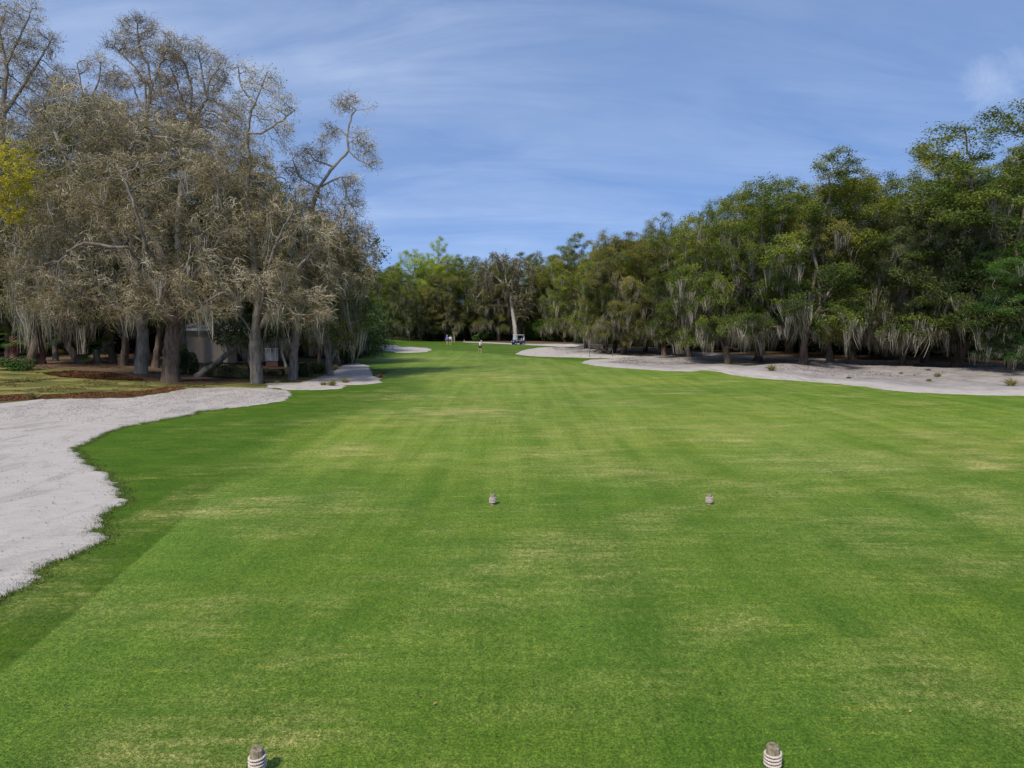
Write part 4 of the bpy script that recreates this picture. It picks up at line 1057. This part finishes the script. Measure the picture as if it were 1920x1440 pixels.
# ------------------------------------------------------------------ tee markers
M['post'] = bark_mat('weathered_wood', (.12, .085, .045), (.30, .23, .14), (.42, .37, .27), 30)
M['rope'] = plain('rope', (.52, .43, .36), .9, 0, .25, 60)
def marker(px, py, label, tilt=0):
    g = ground(px, py); root = empty('tee_marker', g, random.random() * 3); tag(root, label, 'tee marker', 'rope wrapped tee markers')
    root.rotation_euler[0] = tilt
    bm = bmesh.new(); r = .057; h = .235
    rings = [(-.05, r), (h - .006, r), (h, r - .006)]
    n = 28; prev = None
    for (z, q) in rings:
        vs = [bm.verts.new((q * math.cos(a) * (1 + .02 * math.cos(5 * a)), q * math.sin(a) * (1 + .02 * math.cos(5 * a)), z)) for a in [i * 2 * math.pi / n for i in range(n)]]
        if prev: [bm.faces.new((prev[i], prev[(i + 1) % n], vs[(i + 1) % n], vs[i])) for i in range(n)]
        prev = vs
    bm.faces.new(prev)
    from_bm('post', bm, M['post'], root)
    # three strand rope wound around the post
    turns = 4; S = 48; rr_ = .0118; V = []; Q = []; nv = 0
    for st in range(3):
        m_ = turns * S + 1; t = np.arange(m_) / S * 2 * math.pi
        z = .048 + .031 * t / (2 * math.pi); ph = t * 9 + st * 2 * math.pi / 3
        off = rr_ * .48
        R0 = r + rr_ + off * np.cos(ph)
        c = np.column_stack([R0 * np.cos(t), R0 * np.sin(t), z + off * np.sin(ph)])
        tg = unit(np.gradient(c, axis=0)); u = unit(np.column_stack([np.cos(t), np.sin(t), np.zeros(m_)])); v = np.cross(tg, u)
        th = np.arange(7) * 2 * math.pi / 7
        ring = c[:, None] + rr_ * .56 * (np.cos(th)[None, :, None] * u[:, None] + np.sin(th)[None, :, None] * v[:, None])
        V.append(ring.reshape(-1, 3)); i = np.arange(m_ - 1)[:, None] * 7; j = np.arange(7)[None]
        Q.append(np.stack([i + j, i + (j + 1) % 7, i + 7 + (j + 1) % 7, i + 7 + j], -1).reshape(-1, 4) + nv); nv += m_ * 7
    mk('rope', np.concatenate(V), np.concatenate(Q), M['rope'], root, smooth=True)
marker(483, 1450, 'rope wrapped tee marker cut by the bottom edge, left of the near pair')
marker(1448, 1444, 'rope wrapped tee marker at the bottom edge, right of the near pair')
marker(923.5, 946, 'small rope wrapped tee marker in mid fairway, left one of the far pair', .03)
marker(1329.5, 946, 'small rope wrapped tee marker in mid fairway, right one of the far pair')

# ------------------------------------------------------------------ house and cabinet
M['stucco'] = plain('stucco', (.46, .36, .26), .9, 0, .08, 3)
M['roof'] = plain('roof_shingle', (.13, .12, .115), .9, 0, .3, 5)
M['white'] = plain('white_paint', (.72, .72, .70), .5, 0, .05)
M['glass'] = plain('dark_glass', (.02, .022, .025), .15, 0, .05)
M['brick'] = plain('brick', (.22, .10, .07), .9, 0, .3, 12)
g = at(395, 708, 58); g[2] = float(H(g[0], g[1]))
house = empty('house', g, R(-6)); tag(house, 'low beige stucco house half hidden behind the left oaks', 'house')
bm = bmesh.new(); 
bbox(bm, (-.55, 2.5, 1.35), (4.1, 5, 2.9)); bbox(bm, (2.0, 3.6, 1.35), (1.0, 4, 2.9))
from_bm('wall', bm, M['stucco'], house)
bm = bmesh.new()
x0, x1, y0, y1, z0, z1 = -3.1, 3.0, -.4, 6.2, 2.83, 3.9
vs = [bm.verts.new(p) for p in [(x0, y0, z0), (x1, y0, z0), (x1, y1, z0), (x0, y1, z0), (x0 + 2.4, 3.0, z1), (x1 - 2.4, 3.0, z1)]]
for f in [(0, 1, 5, 4), (1, 2, 5), (2, 3, 4, 5), (3, 0, 4), (0, 3, 2, 1)]: bm.faces.new([vs[i] for i in f])
from_bm('roof', bm, M['roof'], house)
bm = bmesh.new(); bbox(bm, ((x0 + x1) / 2, y0 - .03, z0 - .02), (x1 - x0 + .1, .05, .18)); from_bm('fascia', bm, M['white'], house)
bm = bmesh.new(); bbox(bm, (2.0, 1.56, 1.15), (.86, .06, 2.1)); d_ = from_bm('door', bm, M['glass'], house)
bm = bmesh.new(); bcyl(bm, (2.3, 1.50, 1.1), (2.3, 1.45, 1.1), .03, .03, 10); from_bm('handle', bm, M['white'], d_)
g = at(511, 700, 60); g[2] = float(H(g[0], g[1]))
M['cab'] = plain('grey_metal', (.40, .42, .43), .5, .2, .12, 3)
cab = empty('utility_cabinet', g, R(12)); tag(cab, 'pale grey metal utility cabinet on a brick base among the left trees', 'cabinet')
bm = bmesh.new(); bbox(bm, (0, 0, .95), (1.05, .8, 1.0), bevel=.03); from_bm('cabinet_body', bm, M['cab'], cab)
bm = bmesh.new(); bbox(bm, (0, 0, .22), (.95, .72, .44)); from_bm('brick_base', bm, M['brick'], cab)
bm = bmesh.new(); bbox(bm, (0, 0, 1.49), (1.15, .9, .07), bevel=.02); from_bm('lid', bm, M['white'], cab)
bm = bmesh.new()
for k in range(7): bbox(bm, (.22, -.41, .65 + k * .09), (.42, .03, .035))
from_bm('louvre', bm, M['cab'], cab)

# ------------------------------------------------------------------ stakes, log, posts, flag
M['stake'] = plain('stake', (.10, .08, .06), .8)
for px, lab in ((1105, 'thin dark stake in the sand left of the fallen log'), (1148.5, 'thin dark stake in the sand right of the fallen log')):
    g = gplace(px, 670.5); bm = bmesh.new(); bcyl(bm, (0, 0, -.2), (0, 0, .82), .035, .03, 10); bcyl(bm, (0, 0, .82), (0, 0, .86), .03, .012, 10)
    o = from_bm('stake', bm, M['stake'], smooth=False); o.location = tuple(g); tag(o, lab, 'stake', 'stakes by the bunker')
gA = gplace(1106, 664); gB = gplace(1145, 666)
rng = np.random.default_rng(8)
P0 = [gA + np.array([0, 0, .55]), (gA * .6 + gB * .4) + np.array([0, 0, .62]), (gA * .3 + gB * .7) + np.array([0, 0, .40]), gB + np.array([0, 0, .12])]
P0 = [p - gB for p in P0[::-1]]
P, par = grow([np.array(P0), np.array([P0[2], P0[2] + np.array([-.5, -.3, -.45])]), np.array([P0[1], P0[1] + np.array([.6, -.2, .5])])], np.array([[0, 0, 300.]]), .25, .3, 1.)
rr_ = np.interp(np.arange(len(P)), [0, len(P)], [.2, .09])
V, Q = tubes(P, par, rr_, flare=.0, thin=0)
o = mk('fallen_log', V, Q, M['bark'], smooth=True); o.location = tuple(gB); tag(o, 'weathered fallen log lying on the sand between the two stakes', 'log')
M['palewood'] = plain('pale_wood', (.36, .31, .25), .8)
g1 = ground(847.3, 642); g2 = ground(851.7, 642)
for g, lab, hh in ((g1, 'short brown wooden post beside the standing golfers', 1.0), (g2, 'taller pale wooden post right of the short brown one', 1.35)):
    bm = bmesh.new(); bbox(bm, (0, 0, hh / 2 - .1), (.13, .13, hh + .2), bevel=.012)
    r_ = bmesh.ops.create_cone(bm, cap_ends=True, segments=4, radius1=.10, radius2=.01, depth=.07, matrix=Matrix.Translation((0, 0, hh + .033)) @ Matrix.Rotation(R(45), 4, 'Z'))
    o = from_bm('wooden_post', bm, M['palewood']); o.location = tuple(g); tag(o, lab, 'post', 'posts at the back of the green')
# low pale marker post
g = ground(870.5, 642); bm = bmesh.new(); bbox(bm, (0, 0, .2), (.12, .12, .6), bevel=.02); o = from_bm('marker_post', bm, M['palewood']); o.location = tuple(g); tag(o, 'very short pale post at the start of the sand path', 'post')
g = ground(767.5, 639)
fl = empty('flagstick', g); tag(fl, 'flagstick with small white flag on the green in front of the hedge', 'flagstick')
bm = bmesh.new(); bcyl(bm, (0, 0, -.1), (0, 0, 2.13), .02, .014, 8); from_bm('pole', bm, M['white'], fl)
n = 9; V = []
for i in range(n):
    t = i / (n - 1)
    for zz in (2.10 - .05 * t, 1.72 + .07 * t): V.append((-.014 - .5 * t, .05 * math.sin(t * 6), zz))
for i in range(n):
    t = i / (n - 1)
    for zz in (2.10 - .05 * t, 1.72 + .07 * t): V.append((-.014 - .5 * t, .05 * math.sin(t * 6) + .006, zz))
Q = [(2 * i, 2 * i + 1, 2 * i + 3, 2 * i + 2) for i in range(n - 1)] + [(2 * n + 2 * i + 2, 2 * n + 2 * i + 3, 2 * n + 2 * i + 1, 2 * n + 2 * i) for i in range(n - 1)]
mk('flag', np.array(V), np.array(Q), M['white'], fl)

# ------------------------------------------------------------------ golf cart
M['navy'] = plain('navy_body', (.025, .035, .11), .3, 0, .1); M['black'] = plain('black_rubber', (.015, .015, .016), .8); M['seat'] = plain('seat_vinyl', (.30, .28, .25), .6)
M['steel'] = plain('steel', (.5, .5, .52), .3, .8); M['windscreen'] = plain('windscreen', (.35, .38, .42), .1)
g = ground(972, 646.3)
cart = empty('golf_cart', g, R(28)); tag(cart, 'dark blue golf cart with pale roof on the sand path by the far trees', 'golf cart')
bm = bmesh.new()   # body profile swept across the width (x = length, front at -x)
prof = [(-1.2, .30), (-1.22, .62), (-1.05, .82), (-.72, .90), (-.62, .38), (-.05, .36), (.0, .62), (.55, .64), (.62, .80), (1.12, .80), (1.18, .42), (1.12, .28)]
a = [bm.verts.new((x, -.58, z)) for x, z in prof]; b2 = [bm.verts.new((x, .58, z)) for x, z in prof]
bm.faces.new(a); bm.faces.new(b2[::-1]); k = len(prof)
for i in range(k): bm.faces.new((a[i], b2[i], b2[(i + 1) % k], a[(i + 1) % k]))
bmesh.ops.bevel(bm, geom=list(bm.edges), offset=.03, segments=2, affect='EDGES')
from_bm('body', bm, M['navy'], cart, False)
bm = bmesh.new(); bbox(bm, (-.02, 0, 1.80), (1.75, 1.2, .07), bevel=.03); from_bm('roof', bm, M['white'], cart)
for sx_ in (-.78, .58):
    for sy_ in (-.52, .52):
        bm = bmesh.new(); bcyl(bm, (sx_ - (.1 if sx_ < 0 else -.05), sy_, .8), (sx_, sy_, 1.78), .018, .018, 8); from_bm('strut', bm, M['black'], cart)
bm = bmesh.new(); bbox(bm, (-.85, 0, 1.3), (.015, 1.0, .8), Matrix.Rotation(R(8), 3, 'Y')); from_bm('windshield', bm, M['windscreen'], cart)
bm = bmesh.new(); bbox(bm, (.22, 0, .72), (.5, 1.05, .13), bevel=.04); from_bm('seat', bm, M['seat'], cart)
bm = bmesh.new(); bbox(bm, (.5, 0, .98), (.12, 1.05, .42), Matrix.Rotation(R(10), 3, 'Y'), bevel=.04); from_bm('backrest', bm, M['seat'], cart)
bm = bmesh.new(); bcyl(bm, (-.68, -.28, .85), (-.42, -.28, 1.02), .015, .015, 8)
bmesh.ops.create_cone(bm, cap_ends=True, segments=20, radius1=.17, radius2=.17, depth=.025, matrix=Matrix.Translation((-.42, -.28, 1.03)) @ Matrix.Rotation(R(-55), 4, 'Y'))
from_bm('steering_wheel', bm, M['black'], cart)
for sx_ in (-.85, .82):
    for sy_ in (-.5, .5):
        bm = bmesh.new(); bcyl(bm, (sx_, sy_ - .09, .23), (sx_, sy_ + .09, .23), .23, .23, 20); wh = from_bm('wheel', bm, M['black'], cart)
        bm = bmesh.new(); s_ = math.copysign(.092, sy_); bcyl(bm, (sx_, sy_ + s_, .23), (sx_, sy_ + s_ * 1.12, .23), .12, .11, 16); from_bm('rim', bm, M['steel'], wh)
for sy_ in (-.4, .4):
    bm = bmesh.new(); bcyl(bm, (-1.2, sy_, .62), (-1.245, sy_, .62), .07, .06, 12); from_bm('headlight', bm, M['white'], cart)
M['bagm'] = plain('golf_bag_blue', (.05, .08, .28), .6); M['bagw'] = plain('golf_bag_white', (.6, .6, .62), .6)
from math import pi
for yy, mt, lab in ((-.25, 'bagw', 'white golf bag strapped on the back of the cart'), (.25, 'bagm', 'blue golf bag strapped on the back of the cart')):
    mw = Matrix.Translation(g) @ Matrix.Rotation(R(28), 4, 'Z')
    bg = empty('golf_bag', mw @ Vector((.95, yy, .80)), R(28)); tag(bg, lab, 'golf bag', 'golf bags on the cart')
    bm = bmesh.new(); bcyl(bm, (0, 0, 0), (.08, 0, .75), .12, .14, 14); from_bm('bag_body', bm, M[mt], bg)
    bm = bmesh.new()
    for q in range(7):
        a_ = q * .9; bcyl(bm, (.08 + .07 * math.cos(a_), .07 * math.sin(a_), .7), (.10 + .09 * math.cos(a_), .09 * math.sin(a_), .98 + .03 * (q % 3)), .008, .008, 6); bbox(bm, (.10 + .09 * math.cos(a_), .09 * math.sin(a_), 1.0 + .03 * (q % 3)), (.06, .04, .05), bevel=.01)
    from_bm('club_heads', bm, M['steel'], bg)

# ------------------------------------------------------------------ people
M['skin'] = plain('skin', (.50, .30, .21), .6, 0, .04); M['hair'] = plain('hair', (.06, .04, .03), .8)
def cloth(name, c): return plain(name, c, .85, 0, .08, 20)
def skinmesh(name, verts, edges, rad, mat, parent, root=0, lev=2):
    me = bpy.data.meshes.new(name); me.from_pydata([tuple(v) for v in verts], edges, []); me.update(); me.materials.append(mat)
    o = bpy.data.objects.new(name, me); col.objects.link(o); o.parent = parent
    md = o.modifiers.new('Skin', 'SKIN'); md.use_smooth_shade = True; md.use_x_symmetry = False
    if not me.skin_vertices:
        bpy.context.view_layer.objects.active = o
    sv = me.skin_vertices[0].data
    for i, r_ in enumerate(rad):
        sv[i].radius = r_ if isinstance(r_, tuple) else (r_, r_); sv[i].use_root = (i == root)
    s = o.modifiers.new('Subdivision', 'SUBSURF'); s.levels = lev; s.render_levels = lev
    return o
def person(px, py, rz, label, shirt, shorts, pose, shoes=(.75, .75, .75), cap=None, group=None, hgt=1.75):
    g = ground(px, py); root = empty('person', g, rz); tag(root, label, 'person', group)
    J = pose; s = hgt / 1.75
    J = {k: np.array(v, float) * s for k, v in J.items()}
    V = []; E = []; Rr = []
    def add(p, r_, to=None):
        V.append(np.asarray(p)); Rr.append(r_)
        if to is not None: E.append((to, len(V) - 1))
        return len(V) - 1
    pel = add(J['pelvis'], (.15, .11)); wst = add(J['pelvis'] * .55 + J['chest'] * .45, (.13, .10), pel); ch = add(J['chest'], (.16, .11), wst)
    nb = add(J['chest'] * .45 + J['neck'] * .55, (.10, .07), ch); nk = add(J['neck'], .055, nb)
    hd0 = add(J['neck'] * .6 + J['head'] * .4, (.075, .085), nk); hd1 = add(J['head'], (.088, .105), hd0); add(J['head'] + (J['head'] - J['neck']) * .45, (.055, .065), hd1)
    for sd in 'LR':
        sh = add(J['sh' + sd], .06, ch if True else nb); e = add(J['el' + sd], .042, sh); w_ = add(J['wr' + sd], .028, e)
        d = unit(J['ha' + sd] - J['wr' + sd]); side = unit(np.cross(d, [0, 0, 1.]) + 1e-3)
        pm = add(J['wr' + sd] + d * .06, (.036, .02), w_)
        for q, (o_, ln) in enumerate(((-.028, .075), (-.010, .085), (.010, .08), (.028, .06))):
            k1 = add(J['wr' + sd] + d * .10 + side * o_, .009, pm); k2 = add(J['wr' + sd] + d * (.10 + ln * .5) + side * o_ + np.array([0, .01, -.005]), .0085, k1)
            add(J['wr' + sd] + d * (.10 + ln) + side * o_ + np.array([0, .025, -.01]), .007, k2)
        t1 = add(J['wr' + sd] + d * .05 - side * .045, .010, pm); add(J['wr' + sd] + d * .09 - side * .055, .009, t1)
        hp = add(J['hip' + sd], .085, pel); kn = add(J['kn' + sd], .058, hp); cf = add(J['kn' + sd] * .65 + J['an' + sd] * .35, .056, kn); an = add(J['an' + sd], .038, cf)
        add(J['an' + sd] + np.array([0, .16, -.045]) * s, (.045, .03), an)
    skinmesh('body', V, E, [r_ if isinstance(r_, tuple) else (r_, r_) for r_ in Rr], M['skin'], root)
    c = cloth('shirt_cloth', shirt)
    Vs = [J['pelvis'] + [0, 0, .02], J['pelvis'] * .55 + J['chest'] * .45, J['chest'], J['chest'] * .5 + J['neck'] * .5, J['shL'], J['shL'] * .4 + J['elL'] * .6, J['shR'], J['shR'] * .4 + J['elR'] * .6]
    skinmesh('shirt', Vs, [(0, 1), (1, 2), (2, 3), (2, 4), (4, 5), (2, 6), (6, 7)], [(.17, .13), (.155, .12), (.18, .13), (.09, .075), (.082, .082), (.07, .07), (.082, .082), (.07, .07)], c, root)
    c = cloth('shorts_cloth', shorts)
    mid = lambda a, b_, t: J[a] * (1 - t) + J[b_] * t
    skinmesh('shorts', [J['pelvis'], J['hipL'], mid('hipL', 'knL', .8), J['hipR'], mid('hipR', 'knR', .8)], [(0, 1), (1, 2), (0, 3), (3, 4)], [(.17, .13), (.11, .11), (.088, .088), (.11, .11), (.088, .088)], c, root)
    c = cloth('shoe_leather', shoes)
    for sd in 'LR':
        a_ = J['an' + sd]
        skinmesh('shoe', [a_ + [0, -.05, -.05], a_ + [0, .06, -.055], a_ + [0, .17, -.06]], [(0, 1), (1, 2)], [(.045, .05), (.05, .045), (.042, .03)], c, root, lev=1)
    # head details
    h = J['head']; fw = J.get('face', np.array([0, 1., 0])); fw = unit(fw); sdv = unit(np.cross(fw, [0, 0, 1.]))
    bm = bmesh.new()
    bmesh.ops.create_uvsphere(bm, u_segments=8, v_segments=6, radius=.016, matrix=Matrix.Translation(Vector(h + fw * .108 - [0, 0, .01])) @ Matrix.Diagonal((1, 1, 1.6, 1)))
    from_bm('nose', bm, M['skin'], root, True)
    for q in (-1, 1):
        bm = bmesh.new(); bmesh.ops.create_uvsphere(bm, u_segments=8, v_segments=6, radius=.012, matrix=Matrix.Translation(Vector(h + fw * .098 + sdv * .033 * q + [0, 0, .02]))); from_bm('eye', bm, M['black'], root, True)
    bm = bmesh.new(); bmesh.ops.create_uvsphere(bm, u_segments=16, v_segments=10, radius=.118, matrix=Matrix.Translation(Vector(h - fw * .012 + [0, 0, .035])) @ Matrix.Diagonal((.92, 1, .85, 1)))
    bmesh.ops.bisect_plane(bm, geom=list(bm.verts) + list(bm.edges) + list(bm.faces), plane_co=Vector(h + [0, 0, .03]), plane_no=(0, -.25, 1), clear_inner=True)
    if cap:
        bbox(bm, tuple(h + fw * .14 + [0, 0, .045]), (.14, .12, .012), bevel=.004)
    from_bm('cap' if cap else 'hair', bm, cloth('cap_cloth', cap) if cap else M['hair'], root, True)
    return root
stand = dict(pelvis=(0, 0, .95), chest=(0, 0, 1.28), neck=(0, .01, 1.49), head=(0, .03, 1.62),
    shL=(-.19, 0, 1.40), elL=(-.25, -.03, 1.12), wrL=(-.22, .12, .93), haL=(-.20, .2, .85), shR=(.19, 0, 1.40), elR=(.26, -.02, 1.12), wrR=(.24, .08, .88), haR=(.23, .13, .78),
    hipL=(-.10, 0, .90), knL=(-.12, .03, .50), anL=(-.13, 0, .09), hipR=(.10, 0, .90), knR=(.12, .02, .50), anR=(.15, -.02, .09))
swing = dict(pelvis=(0, 0, .92), chest=(-.10, .06, 1.22), neck=(-.17, .10, 1.40), head=(-.20, .13, 1.53),
    shL=(-.30, .06, 1.34), elL=(-.42, .22, 1.28), wrL=(-.38, .30, 1.48), haL=(-.36, .32, 1.56), shR=(.06, .12, 1.32), elR=(-.10, .32, 1.22), wrR=(-.28, .33, 1.42), haR=(-.31, .34, 1.51),
    hipL=(-.09, 0, .88), knL=(-.12, .05, .48), anL=(-.14, 0, .09), hipR=(.10, 0, .88), knR=(.16, .08, .50), anR=(.26, -.08, .12))
person(838.5, 645.5, R(150), 'person standing in blue shirt and dark shorts at the green, left of two', (.06, .12, .50), (.02, .02, .04), stand, cap=(.7, .7, .72))
person(844.5, 646.2, R(200), 'person standing in white shirt and dark shorts beside the one in blue', (.72, .74, .78), (.02, .02, .03), stand, hgt=1.72)
gp = person(900.5, 661.5, R(165), 'person in white shirt and black shorts finishing a golf swing on the fairway', (.75, .80, .82), (.012, .012, .015), swing, cap=(.75, .75, .75))
M['clubm'] = plain('club_shaft', (.25, .25, .27), .3, .7)
mw = Matrix.Translation(gp.location) @ Matrix.Rotation(R(165), 4, 'Z')
gc = mw @ Vector((-.34, .33, 1.50))
clb = empty('golf_club', gc, R(165)); tag(clb, 'golf club raised over the shoulder by the person swinging', 'golf club')
bm = bmesh.new(); bcyl(bm, (-.02, .02, -.08), (.10, -.06, .12), .014, .013, 8); bcyl(bm, (.10, -.06, .12), (.55, -.45, .38), .007, .006, 8); from_bm('shaft', bm, M['clubm'], clb)
bm = bmesh.new(); bbox(bm, (.57, -.47, .39), (.09, .05, .05), bevel=.012); from_bm('club_head', bm, M['steel'], clb)

# ------------------------------------------------------------------ light and sky
SUN_AZ = Vector((-.50, -.86)).normalized(); EL = R(47)
sd = bpy.data.lights.new('sun', 'SUN'); so = bpy.data.objects.new('sun', sd); col.objects.link(so)
sd.energy = 3.0; sd.angle = R(8); sd.color = (1.0, .95, .86)
dirv = Vector((SUN_AZ.x * math.cos(EL), SUN_AZ.y * math.cos(EL), math.sin(EL)))
so.rotation_euler = dirv.to_track_quat('Z', 'Y').to_euler(); so.location = (-30, -30, 60)
world = bpy.data.worlds.new('World'); sc.world = world; world.use_nodes = True
nt = world.node_tree; bg = nt.nodes['Background']
tc = N(nt, 'ShaderNodeTexCoord').outputs['Generated']
sky = N(nt, 'ShaderNodeTexSky', sky_type='NISHITA'); sky.sun_disc = False; sky.sun_elevation = EL
sky.sun_rotation = math.atan2(SUN_AZ.x, SUN_AZ.y); sky.air_density = 1.0; sky.dust_density = .25; sky.ozone_density = 2.2
va = N(nt, 'ShaderNodeVectorMath', operation='ADD'); va.inputs[1].default_value = (0, 0, .30); L(nt, tc, va.inputs[0])
vn = N(nt, 'ShaderNodeVectorMath', operation='NORMALIZE'); L(nt, va.outputs[0], vn.inputs[0]); L(nt, vn.outputs[0], sky.inputs[0])
sep = N(nt, 'ShaderNodeSeparateXYZ'); L(nt, tc, sep.inputs[0])
zc = math_(nt, 'ADD', math_(nt, 'MAXIMUM', sep.outputs[2], 0.0), .42)
pl = N(nt, 'ShaderNodeCombineXYZ'); L(nt, math_(nt, 'DIVIDE', sep.outputs[0], zc), pl.inputs[0]); L(nt, math_(nt, 'DIVIDE', sep.outputs[1], zc), pl.inputs[1])
c1 = noise(nt, pl.outputs[0], 2.3, 7, .62, .5, (.55, 2.4, 1)); c2 = noise(nt, pl.outputs[0], 1.6, 4, .55, .2)
cm = math_(nt, 'MULTIPLY', ramp(nt, c1, [(.38, (0, 0, 0)), (.64, (1, 1, 1))]), ramp(nt, c2, [(.32, (.25, .25, .25)), (.62, (1, 1, 1))]))
leftw = ramp(nt, sep.outputs[0], [(0, (1, 1, 1)), (.35, (.25, .25, .25))])   # thicker veil towards the left (map -1..1 clipped to 0..)
lw = N(nt, 'ShaderNodeMapRange'); L(nt, sep.outputs[0], lw.inputs[0]); lw.inputs[1].default_value = -.6; lw.inputs[2].default_value = .15; lw.inputs[3].default_value = 1.0; lw.inputs[4].default_value = .45
cm = math_(nt, 'MULTIPLY', cm, lw.outputs[0])
veil = math_(nt, 'MULTIPLY', lw.outputs[0], .18)
# one small puff low on the right
pd = N(nt, 'ShaderNodeVectorMath', operation='DISTANCE'); L(nt, tc, pd.inputs[0]); pv = Vector(tuple(ray(1862, 150))).normalized(); pd.inputs[1].default_value = tuple(pv)
nz = noise(nt, tc, 16, 6, .68, .6)
pf = math_(nt, 'SUBTRACT', math_(nt, 'ADD', .042, math_(nt, 'MULTIPLY', math_(nt, 'SUBTRACT', nz, .5), .09)), pd.outputs['Value'])
pf = math_(nt, 'MULTIPLY', math_(nt, 'MULTIPLY', pf, 20, True), .34)
tot = math_(nt, 'ADD', math_(nt, 'MULTIPLY', cm, .42), math_(nt, 'ADD', veil, pf), True)
skc = mix(nt, 1.0, sky.outputs[0], (.66, .78, .94), 'MULTIPLY')
# the high thin overcast evens out the brightness towards the horizon
c = mix(nt, tot, skc, (3.9, 4.5, 5.5))
L(nt, c, bg.inputs['Color']); bg.inputs['Strength'].default_value = .14
sc.view_settings.view_transform = 'Standard'; sc.view_settings.look = 'None'; sc.view_settings.exposure = 0.56; sc.view_settings.gamma = 1
print('tris', sum(len(m_.polygons) for m_ in bpy.data.meshes))
